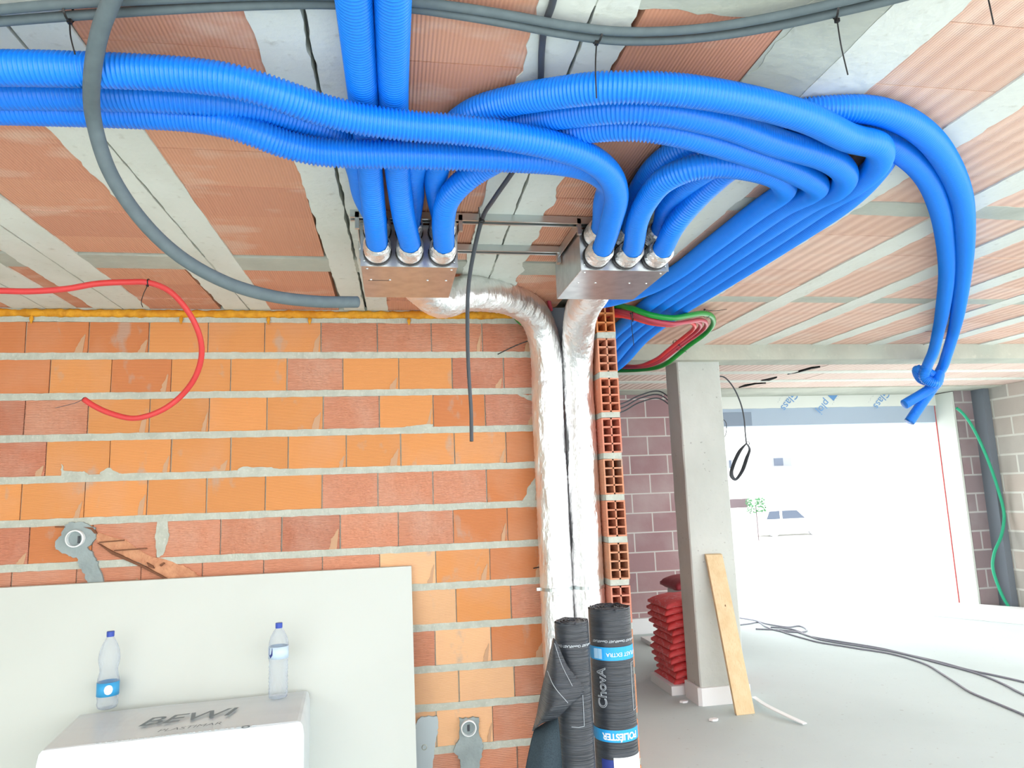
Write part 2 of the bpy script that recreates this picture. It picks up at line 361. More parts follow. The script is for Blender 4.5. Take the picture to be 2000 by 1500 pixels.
for zb, js, ks in ROWS:
    J = js[:]
    while J[0] > -4.0: J.insert(0, J[0]-.286)
    while J[-1] < 1.05: J.append(J[-1]+.286)
    J = [max(-4.2, min(1.085, j)) for j in J]; off = len(J)-len(js)
    for i in range(len(J)-1):
        if J[i+1]-J[i] < .02: continue
        k = i-(J.index(js[0])-1)
        kd = ks[k] if 0 <= k < len(ks) else RND.choice('orrd')
        c = CM[kd]; f = RND.uniform(.96, 1.04); dy = RND.uniform(0, .003); w = RND.uniform(.002, .004)
        if RND.random() < .5:
            xr = J[i+1]-w-RND.uniform(.002, .012); hh = RND.uniform(.05, .11); ww = RND.uniform(.03, .06); P_ = []
            for k_ in range(9): P_.append((xr-ww*(1-(k_/8)**1.6)*(.75+.5*abs(nz(k_*.9, xr*30)))+.004*nz(k_*1.7, xr*30), YW-.0012, zb+.002+hh*(k_/8)+.002*nz(k_*2.3, zb*40)))
            for k_ in range(6): P_.append((xr+.001-.010*(k_/5), YW-.0012, zb+.002+hh*(1-k_/5)*.92))
            gS.prism(P_, (0, .004, 0))
        (gR if kd in 'rR' else g).box(J[i]+w, J[i+1]-w, YW+dy, YW+.1, zb+RND.uniform(0, .002), ztop-RND.uniform(0, .002), sc([min(255, v*f) for v in c]), j=.0008)
    ztop = zb-.031
g.mesh('smooth_bricks', brick_m, wb); gR.mesh('ribbed_bricks', ribbrick_m, wb); gS.mesh('brick_smears', smear_m, wb)
g = G(); n = 260
for (a, b) in [(ROWS[0][0]+.16, C0+.02)] + [(r[0]-.033, r[0]+.002) for r in ROWS]:
    V = []; F = []
    for i in range(n+1):
        x = -4.2+5.285*i/n; t = b+.003*nz(x*22, b*9); u = a+.003*nz(x*25, a*7); d = .0025*nz(x*40, a*3)
        V += [(x, YW-.001+d, u), (x, YW-.001+d, t), (x, YW+.09, u), (x, YW+.09, t)]
    for i in range(n):
        q = 4*i; F += [(q, q+4, q+5, q+1), (q+1, q+5, q+7, q+3), (q, q+2, q+6, q+4)]
    g.add(V, F)
g.box(-4.2, 1.085, YW+.012, YW+.09, -H, C0)
g.mesh('mortar_joints', mortar_m, wb)
# cement smears over the joints
g = G()
def blob(pts, y, seed, amp=.006, th=.012):
    P = []
    for (a, b) in zip(pts, pts[1:]+pts[:1]):
        for k in range(6):
            q = Vector((a[0], 0, a[1])).lerp(Vector((b[0], 0, b[1])), k/6)
            P.append((q.x+amp*nz(q.x*60, q.z*60, seed), y, q.z+amp*nz(q.x*60, q.z*60, seed+9)))
    return P
def pixpoly(pp, y): return [(py(a, b, y).x, py(a, b, y).z) for a, b in pp]
for s, pp in enumerate(([(120, 905), (126, 918), (142, 922), (165, 920), (175, 928), (120, 930)], [(195, 925), (212, 912), (220, 918), (240, 928), (200, 930)],
        [(450, 925), (475, 912), (530, 913), (560, 918), (570, 925)], [(308, 1018), (328, 1018), (330, 1050), (318, 1085), (306, 1088), (303, 1050)],
        [(1030, 952), (1046, 932), (1046, 978), (1020, 978), (1028, 965)], [(818, 848), (770, 838), (800, 832), (845, 828), (845, 838)], [(1010, 770), (1042, 772), (1042, 785), (1030, 780)])):
    g.prism(blob(pixpoly(pp, YW), YW-.003, s), (0, .012, 0))
g.mesh('cement_smears', mortar_m, wb)

# foam bead along the top of the wall
V = []; F = []; n = 420; sg = 10
for i in range(n+1):
    x = -4.1+5.05*i/n; r = .02+.006*nz(x*9, 2)+.004*nz(x*37, 5)
    if x > .55: r *= max(.35, 1-(x-.55)*1.8)
    zc = .975+.003*nz(x*5, 1)
    for k in range(sg):
        a = 2*math.pi*k/sg; V.append((x, YW-.004+r*.8*math.cos(a), zc+r*math.sin(a)*(1+.25*nz(x*30, k))))
for i in range(n):
    for k in range(sg): F.append((i*sg+k, i*sg+(k+1) % sg, (i+1)*sg+(k+1) % sg, (i+1)*sg+k))
gf = G().add(V, F)
for x in (-1.76, -1.06, -.63, -.42, .1):
    q = py(x, 0, 1) if 0 else None
    gf.lathe([(0, 0), (.008, -.008), (.010, -.02), (.004, -.04), (0, -.046)], 10, (x, YW-.012, .962))
gf.mesh('trim_2', foam_m, label='bead of yellow expanding foam squeezed out between brick wall and ceiling', cat='foam seal', kind='structure', smooth=True)

# ------------------------------------------------------------------ setting: wall of the passage (hollow brick ends)
wp = thing('wall_passage', (1.14, 3.6, -H), 'cut end of hollow brick wall beside the foil ducts', 'wall', kind='structure')
gB = G(); gM = G(); XP0, XP1, YP = 1.088, 1.192, 3.575
zs = [.816-.2145*k for k in range(11)]   # mortar centres
tops = [C0-.005]+[z-.016 for z in zs]; bots = [z+.016 for z in zs]+[-H]
for k, (t, b) in enumerate(zip(tops, bots)):
    if t-b < .03: continue
    x0 = XP0+RND.uniform(-.003, .003); x1 = x0+.104; y0 = YP+RND.uniform(-.003, .003); y1 = y0+.28
    tw = .008; c = sc([v*RND.uniform(.95, 1.04) for v in ((232, 150, 100) if k == 0 else (224, 152, 122))])
    hgt = t-b; nr = max(1, round(hgt/.047))
    for i in range(3):
        xm = x0+(x1-x0-tw)*i/2; gB.box(xm, xm+tw, y0, y1, b, t, c)
    for i in range(nr+1):
        zm = b+(hgt-tw)*i/nr; gB.box(x0+tw, x1-tw, y0, y1, zm, zm+tw, c)
    gB.box(x0+tw, x1-tw, y1-.01, y1, b, t, c)
    if k > 0: gM.box(x0+.002, x1-.002, y0+.002+RND.uniform(-.006, .004), y1, t, t+.033, j=.003)
gB.box(XP0, XP1, YP+.3, 4.6, -H, C0-.002, sc((214, 140, 108)))
gB.mesh('hollow_bricks', brick_m, wp); gM.mesh('mortar_joints', mortar_m, wp)

# grey rendered stub in the corner behind the ducts
G().box(.86, 1.086, 3.70, YW, .72, C0).mesh('trim_3', slate_m, label='dark slate grey rendered patch in the corner behind the foil ducts', cat='render', kind='structure')

# ------------------------------------------------------------------ setting: far wall, lintel, jamb, side walls
YF = 7.2
G().box(-.6, 3.45, YF, YF+.25, -H, C0).mesh('wall_far', purple_m, label='dark purplish block wall at the back, left of the column', cat='wall', kind='structure')
G().box(-.6, 3.45, YF-.05, YF-.001, -H, -H+.15).mesh('baseboard_far', eps_m, label='white foam strip along the foot of the purplish block wall', cat='edge strip', kind='structure')
G().box(-3.55, -3.4, -.9, 3.9, -H, C0).mesh('wall_left', conc_m, label='brick wall out of view on the left', cat='wall', kind='structure')
SX = 6.78
G().box(SX, SX+.2, 5.7, 7.9, -H, C0).mesh('wall_right', side_m, label='greyish block wall at the far right', cat='wall', kind='structure')
G().box(-.75, -.6, 3.9, 7.5, -H, C0).mesh('wall_shade', conc_m, label='unseen plain wall added to keep outside light from the rear room', cat='wall', kind='structure')  # unseen wall added to keep the column's left face and rear room dark
G().box(6.47, 6.70, 7.22, 7.75, -H, C0-.01).mesh('trim_4', pil_m, label='narrow pilaster of purplish blocks right of the white jamb', cat='pilaster', kind='structure')
G().box(6.70, SX, 7.05, 7.75, -H, C0-.01).mesh('trim_5', slate_m, label='dark slate grey upright in the corner by the right block wall', cat='pillar', kind='structure')
wf = thing('window_1', (5, 7.5, -H), 'large bright opening to the street under a blue-grey lintel', 'opening', kind='structure')
jm = G().box(6.44, 6.465, 7.22, 7.8, -H, C0-.02).mesh('jamb', board_m, wf, label='smooth white jamb panel')
G().box(6.432, 6.4395, 7.497, 7.505, -H, C0-.03).mesh('red_line', redline_m, jm)
G().box(3.45, 6.44, 7.5, 7.7, .655, .862).mesh('lintel', lint_m, wf, label='blue-grey lintel face')
G().box(3.45, 4.06, 7.495, 7.4995, .66, .815).mesh('dark_patch', M('darker_lintel', (140, 154, 172), rough=.7).done(), wf)  # darker blue-grey rectangle at the left end of the lintel face
gp = G(); V = []; n = 60
for i in range(n+1):
    x = 3.45+2.99*i/n; V.append((x, 7.47, .853+.004*nz(x*8)))
gp.prism(V+[(6.44, 7.47, 1.0), (3.45, 7.47, 1.0)], (0, .03, 0))
pb = gp.mesh('printed_panel', M('film_panel', (228, 232, 226), rough=.5).done(), wf, label='white film covered board with blue slanted print')

def text_mesh(body, size, outline=0, ext=0, shear=0, offset=0):
    c = bpy.data.curves.new('t', 'FONT'); c.body = body; c.size = size; c.align_x = 'CENTER'; c.align_y = 'CENTER'; c.shear = shear; c.offset = offset
    if outline: c.fill_mode = 'NONE'; c.bevel_depth = outline; c.bevel_resolution = 0
    c.extrude = ext; o = bpy.data.objects.new('t', c); SC.collection.objects.link(o)
    dg = bpy.context.evaluated_depsgraph_get(); me = bpy.data.meshes.new_from_object(o.evaluated_get(dg))
    V = [v.co.copy() for v in me.vertices]; F = [tuple(p.vertices) for p in me.polygons]
    bpy.data.objects.remove(o); bpy.data.curves.remove(c); bpy.data.meshes.remove(me); return V, F
def text_plane(body, size, o, ux, uy, mat, parent, name='lettering', **k):
    V, F = text_mesh(body, size, **k); o = Vector(o); ux = Vector(ux).normalized(); uy = Vector(uy).normalized()
    return G().add([o+ux*v.x+uy*v.y for v in V], F).mesh(name, mat, parent)
def text_cyl(body, size, cx, cy, r, th, z, rot, mat, parent, name='lettering', sx=1, **k):
    V, F = text_mesh(body, size, **k); out = []
    for v in V:
        u = v.x*sx*math.cos(rot)-v.y*math.sin(rot); w = v.x*sx*math.sin(rot)+v.y*math.cos(rot)
        a = th+u/r; rr = r+.0022+v.z; out.append((cx+rr*math.sin(a), cy-rr*math.cos(a), z+w))
    return G().add(out, F).mesh(name, mat, parent)
def sl(px, p): return py(px, p, 7.466)
ux = sl(1530, 800)-sl(1553, 770); uy = Vector((0, 1, 0)).cross(ux); uy = uy if uy.z < 0 else -uy
for q, b in (((1542, 783), 'Glass'), ((1615, 785), '■ ploj'), ((1722, 780), 'Glass'), ((1795, 783), 'ploj')):
    text_plane(b, .13, sl(*q), ux, uy, blueprint_m, pb, name='print')
for q in ((1526, 778), (1632, 782), (1703, 778)):
    text_plane('- -. ..- -', .05, sl(*q), ux, uy, M('faint_print', (176, 184, 186)).done(), pb, name='small_print')

# concrete column
ct = G(); n = 30; V = []; F = []
x0, x1, ya, yb = 2.035, 2.362, 4.76, 4.975
for i in range(n+1):
    z = -H+(C0+H)*i/n
    q = [(x0, yb), (x0, ya+.008), (x0+.008, ya), (x1-.008, ya), (x1, ya+.008), (x1, yb)]
    V += [(a+.003*nz(z*6, k), b+.002*nz(z*7, k+8), z) for k, (a, b) in enumerate(q)]
for i in range(n):
    for k in range(6): F.append((i*6+k, i*6+(k+1) % 6, (i+1)*6+(k+1) % 6, (i+1)*6+k))
ct.add(V, F).mesh('trim_6', colm, label='square raw concrete column standing in the middle of the room', cat='column', kind='structure')
sk = G(); e = .022
for a in (0, 1):
    pass
sk.prism([(x0-e, yb, -H), (x0-e, ya-e+.02, -H), (x0-e+.02, ya-e, -H), (x1+e, ya-e, -H), (x1+e, yb, -H), (x1, yb, -H), (x1, ya-.001, -H), (x0-.001, ya-.001, -H), (x0-.001, yb, -H)], (0, 0, .115))
sk.mesh('edge_strip', eps_m, label='white foam edge strip wrapped around the foot of the concrete column', cat='edge strip')

# ------------------------------------------------------------------ plenum boxes on rails
for y, lab in ((2.425, 'nearer galvanised rail screwed to the ceiling over both air boxes'), (2.74, 'farther galvanised rail on the ceiling behind the first one')):
    x0_ = -.135 if y < 2.5 else -.12
    g = G(); xe = 1.10 if y < 2.5 else 1.0
    g.box(x0_, xe, y-.018, y+.018, .992, .9965); g.box(x0_, xe, y-.020, y-.0175, .972, .9965); g.box(x0_, xe, y+.0175, y+.020, .972, .9965)
    g.box(x0_, xe, y-.020, y-.011, .970, .9725); g.box(x0_, xe, y+.011, y+.020, .970, .9725)
    r = g.mesh('mounting_rail', zinc_m, label=lab, cat='rail', group='ceiling rails')
    for k in range(5): G().lathe([(0, -.004), (.006, -.003), (.006, 0)], 8, (x0_+.1+k*.24, y, .992)).mesh('screw', tie_m, r)
def rod(g, a, b, r, seg=10): return g.tube([a, b], r, seg, step=max((Vector(b)-Vector(a)).length, .001))
BZ0, BZ1, BY0, BY1 = .808, .966, 2.45, 2.85
def airbox(X0, X1, ports, label):
    t = thing('air_box', ((X0+X1)/2, (BY0+BY1)/2, BZ0), label, 'air distribution box', 'galvanised air boxes')
    g = G().box(X0, X1, BY0, BY1, BZ0, BZ1)
    b = g.mesh('casing', galv_m, t)
    bv = b.modifiers.new('b', 'BEVEL'); bv.width = .002; bv.segments = 2
    g = G().box(X0-.001, X1+.001, BY0-.003, BY0+.0005, BZ0-.002, BZ0+.004).box(X0-.0015, X0+.0105, BY0-.0025, BY0+.004, BZ0, BZ1).box(X1-.0105, X1+.0015, BY0-.0025, BY0+.004, BZ0, BZ1)
    g.mesh('folded_edge', zinc_m, t)
    for sx in (X0-.012, X1+.0095):
        g = G()
        g.box(sx, sx+.0025, 2.41, 2.76, .955, .992)
        g.box(sx-.006, sx+.008, 2.405, 2.42, .93, .99); g.box(sx-.006, sx+.008, 2.73, 2.76, .93, .99)
        g.mesh('bracket', zinc_m, t)
    for i, (x, z) in enumerate([(X0+.012, BZ0+.02), (X1-.012, BZ0+.02), (X0+.012, BZ1-.02), (X1-.012, BZ1-.02)]):
        G().lathe([(0, .003), (.004, .0025), (.005, 0)], 8, (x, BY0-.002, z), (0, -1, 0)).mesh('rivet', zinc_m, t)
    for x, y in ((X0+.02, BY0+.03), (X1-.02, BY0+.03), (X0+.1, BY0+.16), (X1-.1, BY0+.16), (X0+.03, BY0+.16), (X1-.03, BY0+.16)):
        G().lathe([(0, .003), (.004, .0025), (.005, 0)], 8, (x, y, BZ0), (0, 0, -1)).mesh('rivet', zinc_m, t)
    if X0 < 0: G().box(X0+.02, X0+.1, BY0+.168, BY0+.17, BZ0-.001, BZ0+.001).mesh('seam', tie_m, t)
    for x in ports:
        for z in (.858, .935):
            sp = G().lathe([(.040, -.0), (.049, -.0), (.050, -.004), (.050, -.010), (.044, -.012), (.044, -.05), (.038, -.05), (.038, -.001)], 28, (x, BY0-.002, z), (0, 1, 0)).mesh('spigot', tie_m, t, smooth=False, label='black spigot with clip ring')
            G().lathe([(.0445, -.018), (.047, -.02), (.047, -.028), (.0445, -.03)], 28, (x, BY0-.002, z), (0, 1, 0)).mesh('clip_ring', zinc_m, sp)
    return t
PX1 = (-.042, .07, .186); PX2 = (.757, .87, .985)
airbox(-.0995, .2410, PX1, 'galvanised air box on the left, brick reflected in its underside')
airbox(.7000, 1.0400, PX2, 'galvanised air box on the right, above the hollow brick wall end')

# ------------------------------------------------------------------ blue corrugated ducts
DR = .0368
def duct(pts, label, group, foil=False, closed=True, name='corrugated_duct'):
    P = [p if isinstance(p, Vector) else (W(*p[1:]) if p[0] == 'w' else (pz(*p[1:]) if p[0] == 'p' else py(*p[1:]))) for p in pts]
    g = G().tube(P, DR, 22, corr=.0098)
    o = g.mesh(name, blue_m, None, label=label, cat='duct', group=group, smooth=True, base=P[0])
    if foil:
        q = spline(P); L = [q[0]]
        acc = 0
        for a, b in zip(q, q[1:]):
            acc += (b-a).length; L.append(b)
            if acc > .062: break
        prof = resample(L, .006); n = len(prof); V = []; F = []; sg = 28
        st = BY0-.026
        for i in range(n):
            c = prof[i]; T = (prof[min(i+1, n-1)]-prof[max(i-1, 0)]).normalized(); N = T.orthogonal().normalized(); B = T.cross(N)
            u = i/(n-1); r = .0475-.002*u if u < .75 else .046-.0075*(u-.75)/.25
            for k in range(sg):
                a = 2*math.pi*k/sg; rr = r+.0022*nz(i*.9, k*.9, P[0].x*30)+.0012*nz(i*2.3, k*2.1, P[0].x*9)
                V.append(c+(N*math.cos(a)+B*math.sin(a))*rr)
        for i in range(n-1):
            for k in range(sg): F.append((i*sg+k, i*sg+(k+1) % sg, (i+1)*sg+(k+1) % sg, (i+1)*sg+k))
        G().add(V, F).mesh('foil_tape', foil_m, o, smooth=False, label='crumpled silver tape collar')
    return o
def port(x, z): return [('w', x, BY0-.03, z), ('w', x, BY0-.09, z+.002)]
lo, up = .858, .935
# left box
duct(port(PX1[0], lo)+[('p', 732, 425, .875), ('p', 724, 350, .925), ('p', 716, 262, .955), ('p', 708, 175, .955), ('p', 691, 0, .945), ('p', 678, -140, .945)],
     'blue duct straight up from the left box, the left of the two near ones', 'ducts on the left box', True)
duct(port(PX1[1], lo)+[('p', 789, 425, .875), ('p', 778, 350, .925), ('p', 772, 262, .955), ('p', 768, 175, .955), ('p', 767, 0, .945), ('p', 766, -140, .945)],
     'blue duct straight up from the left box, right of its twin', 'ducts on the left box', True)
duct(port(PX1[2], lo)+[('p', 866, 430, .87), ('p', 876, 388, .89), ('p', 908, 352, .915), ('p', 950, 324, .94), ('p', 1010, 293, .95), ('p', 1080, 265, .935), ('p', 1160, 250, .915),
      ('p', 1230, 247, .895), ('p', 1300, 254, .88), ('p', 1405, 280, .878), ('p', 1510, 316, .885), ('w', 1.285, 1.86, .90), ('w', 1.355, 1.98, .93), ('w', 1.362, 2.15, .955), ('w', 1.356, 2.45, .957), ('w', 1.351, 3.0, .957),
      ('w', 1.345, 3.6, .957), ('w', 1.33, 4.1, .925), ('w', 1.31, 4.5, .845), ('w', 1.30, 4.9, .83), ('w', 1.25, 5.5, .83)],
     'blue duct from the lower right port of the left box, lowest of the big arc', 'ducts of the big right-hand arc', True)
duct(port(PX1[2], up)+[('p', 855, 385, .955), ('p', 852, 345, .957), ('p', 862, 300, .957), ('p', 880, 255, .957), ('p', 930, 218, .957), ('p', 1000, 197, .95), ('p', 1080, 183, .925), ('p', 1180, 172, .90), ('p', 1300, 174, .885), ('p', 1437, 193, .882),
      ('p', 1570, 228, .882), ('p', 1660, 270, .885), ('w', 1.30, 1.60, .89), ('w', 1.388, 1.71, .90), ('w', 1.447, 1.88, .92), ('w', 1.485, 2.1, .95), ('w', 1.500, 2.45, .957), ('w', 1.497, 3.0, .957), ('w', 1.49, 3.6, .957), ('w', 1.475, 4.1, .925), ('w', 1.455, 4.5, .845), ('w', 1.44, 4.9, .83), ('w', 1.40, 5.5, .83)],
     'blue duct forming the top outer edge of the big arc over the right box', 'ducts of the big right-hand arc', True)
duct(port(PX1[1], up)+[('p', 806, 385, .957), ('p', 806, 345, .96), ('p', 815, 312, .96), ('p', 845, 283, .96), ('p', 900, 262, .96), ('p', 960, 243, .96), ('p', 1040, 232, .95), ('p', 1120, 220, .925), ('p', 1210, 212, .90), ('p', 1300, 217, .885), ('p', 1415, 242, .882),
      ('p', 1510, 277, .882), ('w', 1.20, 1.675, .886), ('w', 1.33, 1.78, .895), ('w', 1.41, 1.93, .92), ('w', 1.432, 2.1, .95), ('w', 1.428, 2.45, .957), ('w', 1.424, 3.0, .957), ('w', 1.417, 3.6, .957), ('w', 1.40, 4.1, .925), ('w', 1.38, 4.5, .845), ('w', 1.37, 4.9, .83), ('w', 1.33, 5.5, .83)],
     'middle blue duct of the three in the big arc over the right box', 'ducts of the big right-hand arc', True)
duct(port(PX1[0], up)+[('p', 712, 385, .957), ('p', 700, 330, .96), ('p', 680, 285, .96), ('p', 640, 256, .96), ('p', 580, 235, .955), ('p', 500, 212, .95), ('p', 400, 196, .94), ('p', 300, 189, .935), ('p', 200, 186, .935), ('p', 100, 184, .935), ('p', 0, 183, .935), ('p', -140, 182, .935)],
     'middle blue duct of the three leaving on the left, passing behind the upright pair', 'ducts leaving to the left', True)
# right box
duct(port(PX2[0], lo)+[('p', 1196, 425, .868), ('p', 1204, 380, .872), ('p', 1188, 338, .872), ('p', 1150, 308, .87), ('p', 1090, 287, .868), ('p', 1000, 268, .868), ('p', 900, 254, .87), ('p', 800, 246, .872), ('p', 700, 232, .874), ('p', 620, 212, .878),
      ('p', 540, 184, .884), ('p', 460, 160, .895), ('p', 380, 148, .905), ('p', 280, 141, .91), ('p', 180, 137, .91), ('p', 80, 134, .91), ('p', 0, 133, .91), ('p', -140, 131, .91)],
     'uppermost and largest looking blue duct crossing from the right box to the left edge', 'ducts leaving to the left', True)
duct(port(PX2[0], up)+[('p', 1180, 395, .945), ('p', 1188, 362, .935), ('p', 1172, 342, .92), ('p', 1140, 326, .905), ('p', 1090, 316, .89), ('p', 1000, 310, .88), ('p', 915, 307, .876), ('p', 800, 303, .874), ('p', 700, 301, .876), ('p', 620, 296, .88), ('p', 560, 282, .885),
      ('p', 500, 260, .895), ('p', 440, 240, .91), ('p', 370, 228, .925), ('p', 280, 222, .93), ('p', 180, 218, .93), ('p', 80, 215, .93), ('p', 0, 213, .93), ('p', -140, 211, .93)],
     'lowest blue duct of the three leaving on the left, crossing over the upright pair', 'ducts leaving to the left', True)
duct(port(PX2[1], lo)+[('p', 1246, 428, .865), ('p', 1264, 390, .872), ('p', 1298, 352, .878), ('p', 1345, 330, .882), ('p', 1400, 322, .885), ('p', 1458, 327, .888), ('p', 1512, 342, .894), ('w', 1.205, 1.90, .91), ('w', 1.272, 2.02, .94), ('w', 1.285, 2.2, .956),
      ('w', 1.280, 2.6, .957), ('w', 1.276, 2.9, .957), ('w', 1.235, 3.15, .957), ('w', 1.12, 3.36, .957), ('w', 1.03, 3.44, .957)],
     'innermost blue duct hairpinning right from the lower middle port of the right box', 'ducts on the right box', True)
duct(port(PX2[1], up)+[('p', 1240, 395, .95), ('p', 1262, 350, .957), ('p', 1290, 318, .96), ('p', 1330, 292, .962), ('p', 1390, 268, .962), ('p', 1470, 243, .962), ('p', 1550, 222, .962), ('p', 1630, 214, .958), ('p', 1700, 215, .955), ('p', 1760, 233, .952),
      ('p', 1810, 266, .95), ('p', 1850, 318, .95), ('p', 1876, 380, .95), ('p', 1884, 440, .945), ('p', 1882, 520, .94), ('p', 1872, 600, .92), ('y', 1862, 650, 4.15), ('y', 1850, 690, 4.45), ('y', 1838, 722, 4.62), ('y', 1822, 742, 4.66), ('y', 1800, 740, 4.62), ('y', 1793, 722, 4.56), ('y', 1812, 728, 4.53), ('y', 1832, 745, 4.56), ('y', 1812, 762, 4.6), ('y', 1766, 790, 4.62)],
     'outermost blue duct sweeping right and down to the knot, its short tail pointing left', 'knotted ducts on the right', True)
duct(port(PX2[2], up)+[('p', 1305, 400, .955), ('p', 1335, 365, .96), ('p', 1375, 335, .962), ('p', 1430, 305, .962), ('p', 1500, 278, .962), ('p', 1580, 262, .962), ('p', 1660, 262, .96), ('p', 1720, 275, .957), ('p', 1770, 303, .955), ('p', 1810, 345, .955),
      ('p', 1834, 400, .952), ('p', 1846, 460, .95), ('p', 1850, 530, .94), ('p', 1842, 600, .92), ('y', 1832, 650, 4.1), ('y', 1822, 690, 4.38), ('y', 1810, 718, 4.48), ('y', 1806, 738, 4.50), ('y', 1826, 748, 4.48), ('y', 1834, 732, 4.53), ('y', 1826, 752, 4.62), ('y', 1806, 780, 4.66), ('y', 1776, 824, 4.68)],
     'inner blue duct of the pair hanging to the knot, its longer tail pointing down', 'knotted ducts on the right', True)
duct(port(PX2[2], lo)+[('p', 1318, 440, .88), ('p', 1350, 400, .915), ('p', 1390, 360, .945), ('p', 1430, 328, .962), ('p', 1500, 300, .962), ('p', 1580, 284, .962), ('w', 1.38, 1.70, .962), ('w', 1.465, 1.77, .962), ('w', 1.53, 1.93, .960), ('w', 1.565, 2.12, .957),
      ('w', 1.574, 2.5, .957), ('w', 1.57, 3.0, .957), ('w', 1.563, 3.6, .957), ('w', 1.55, 4.1, .925), ('w', 1.53, 4.5, .845), ('w', 1.51, 4.9, .83), ('w', 1.47, 5.5, .83)],
     'blue duct from the right box along the outer edge of the returning bundle', 'ducts on the right box', True)

# ------------------------------------------------------------------ foil insulated ducts
def foilduct(P, label, clampz):
    g = G().tube(P, .0835, 40, step=.012, rj=.0036)
    o = g.mesh('insulated_duct', duct_m, None, label=label, cat='duct', group='foil insulated ducts', smooth=True, base=P[-1])
    c = P[-2]
    G().lathe([(.0835, 0), (.0865, .001), (.0865, .016), (.0835, .017)], 40, (c[0], c[1], clampz)).box(c[0]-.105, c[0]-.08, c[1]-.01, c[1]+.01, clampz+.001, clampz+.016).mesh('pipe_clamp', zinc_m, o, label='thin metal clamp band')
    G().box(c[0]-.02, c[0]+.03, c[1]-.089, c[1]-.085, clampz-.004, clampz+.022).mesh('clamp_plate', pipe_m, o)
    return o
d1x, d2x = .8285, .997
foilduct([W(.10, 2.86, .90), W(.14, 2.98, .895), py(862, 585, 3.08), py(905, 574, 3.14), py(955, 575, 3.24), py(1008, 588, 3.42), py(1045, 618, 3.56), py(1064, 672, 3.64), W(d1x-.006, 3.67, .40), W(d1x-.002, 3.675, .1), W(d1x, 3.675, -.6), W(d1x, 3.675, -1.40)],
         'foil wrapped duct leaving the left box and turning down the brick wall', -.50)
foilduct([W(.88, 2.855, .895), W(.90, 2.98, .89), W(.93, 3.25, .885), W(.96, 3.45, .85), W(.985, 3.6, .74), W(d2x-.003, 3.67, .58), W(d2x, 3.672, .3), W(d2x, 3.675, -.6), W(d2x, 3.675, -1.40)],
         'foil wrapped duct dropping straight down beside the hollow brick end', -.50)

# ------------------------------------------------------------------ conduits and cables overhead
def conv(pts): return [p if isinstance(p, Vector) else (W(*p[1:]) if p[0] == 'w' else (pz(*p[1:]) if p[0] == 'p' else py(*p[1:]))) for p in pts]
def cable(name, pts, r, mat, label, cat, group=None, seg=12, step=.012, bore=None):
    P = conv(pts); o = G().tube(P, r, seg, step).mesh(name, mat, None, label=label, cat=cat, group=group, smooth=True, base=P[0])
    if bore:
        d = (P[-1]-P[-2]).normalized(); G().lathe([(0, .0012), (r*bore, .001)], seg, P[-1], d).mesh('open_end', hole_m, o, label='dark open bore')
    return o
cable('conduit', [('p', -120, 33, .975), ('p', 0, 19, .975), ('p', 140, 7, .975), ('p', 300, -1, .975), ('p', 500, -9, .975), ('p', 640, -9, .982), ('p', 800, 3, .982), ('p', 900, 15, .975), ('p', 1000, 31, .975), ('p', 1100, 49, .972), ('p', 1200, 61, .972), ('p', 1300, 61, .972), ('p', 1400, 52, .972), ('p', 1500, 35, .972), ('p', 1620, 9, .972), ('p', 1760, -25, .972)],
      .0096, grey_m, 'upper grey conduit of the tied pair running along the top edge', 'conduit', 'grey conduits along the top')
cable('conduit', [('p', -120, 52, .972), ('p', 0, 42, .972), ('p', 140, 31, .972), ('p', 300, 20, .972), ('p', 500, 10, .972), ('p', 640, 8, .982), ('p', 800, 16, .982), ('p', 900, 30, .972), ('p', 1000, 47, .972), ('p', 1100, 66, .97), ('p', 1200, 79, .97), ('p', 1300, 79, .97), ('p', 1400, 70, .97), ('p', 1500, 54, .97), ('p', 1620, 28, .97), ('p', 1760, -5, .97), ('p', 1880, -40, .97)],
      .0096, grey_m, 'lower grey conduit of the tied pair running along the top edge', 'conduit', 'grey conduits along the top')
cable('foam_pipe', [('p', 250, -70, .97), ('p', 222, -8, .95), ('p', 196, 60, .92), ('p', 180, 150, .88), ('y', 184, 240, 1.60), ('y', 214, 335, 1.66), ('y', 275, 428, 1.72), ('y', 350, 500, 1.78), ('y', 440, 551, 1.84), ('y', 530, 578, 1.9), ('y', 620, 589, 1.96), ('y', 698, 590, 2.02)],
      .0165, grey_m, 'thick grey foam pipe hanging in a curve, its open end over the yellow foam', 'pipe', seg=18, bore=.62)
cable('conduit', [('p', 1088, -40, .985), ('p', 1078, 10, .99), ('p', 1064, 50, .99), ('p', 1058, 100, .99), ('p', 1056, 160, .99), ('p', 1050, 220, .992), ('p', 1025, 300, .985), ('p', 995, 345, .975), ('p', 965, 388, .955), ('y', 941, 430, 2.40), ('y', 926, 490, 2.5), ('y', 915, 560, 2.62), ('y', 913, 640, 2.75), ('y', 915, 720, 2.85), ('y', 920, 800, 2.9), ('y', 921, 862, 2.9)],
      .0078, dark_m, 'thin dark grey conduit dangling in front of the brick wall between the boxes', 'conduit', bore=.6)
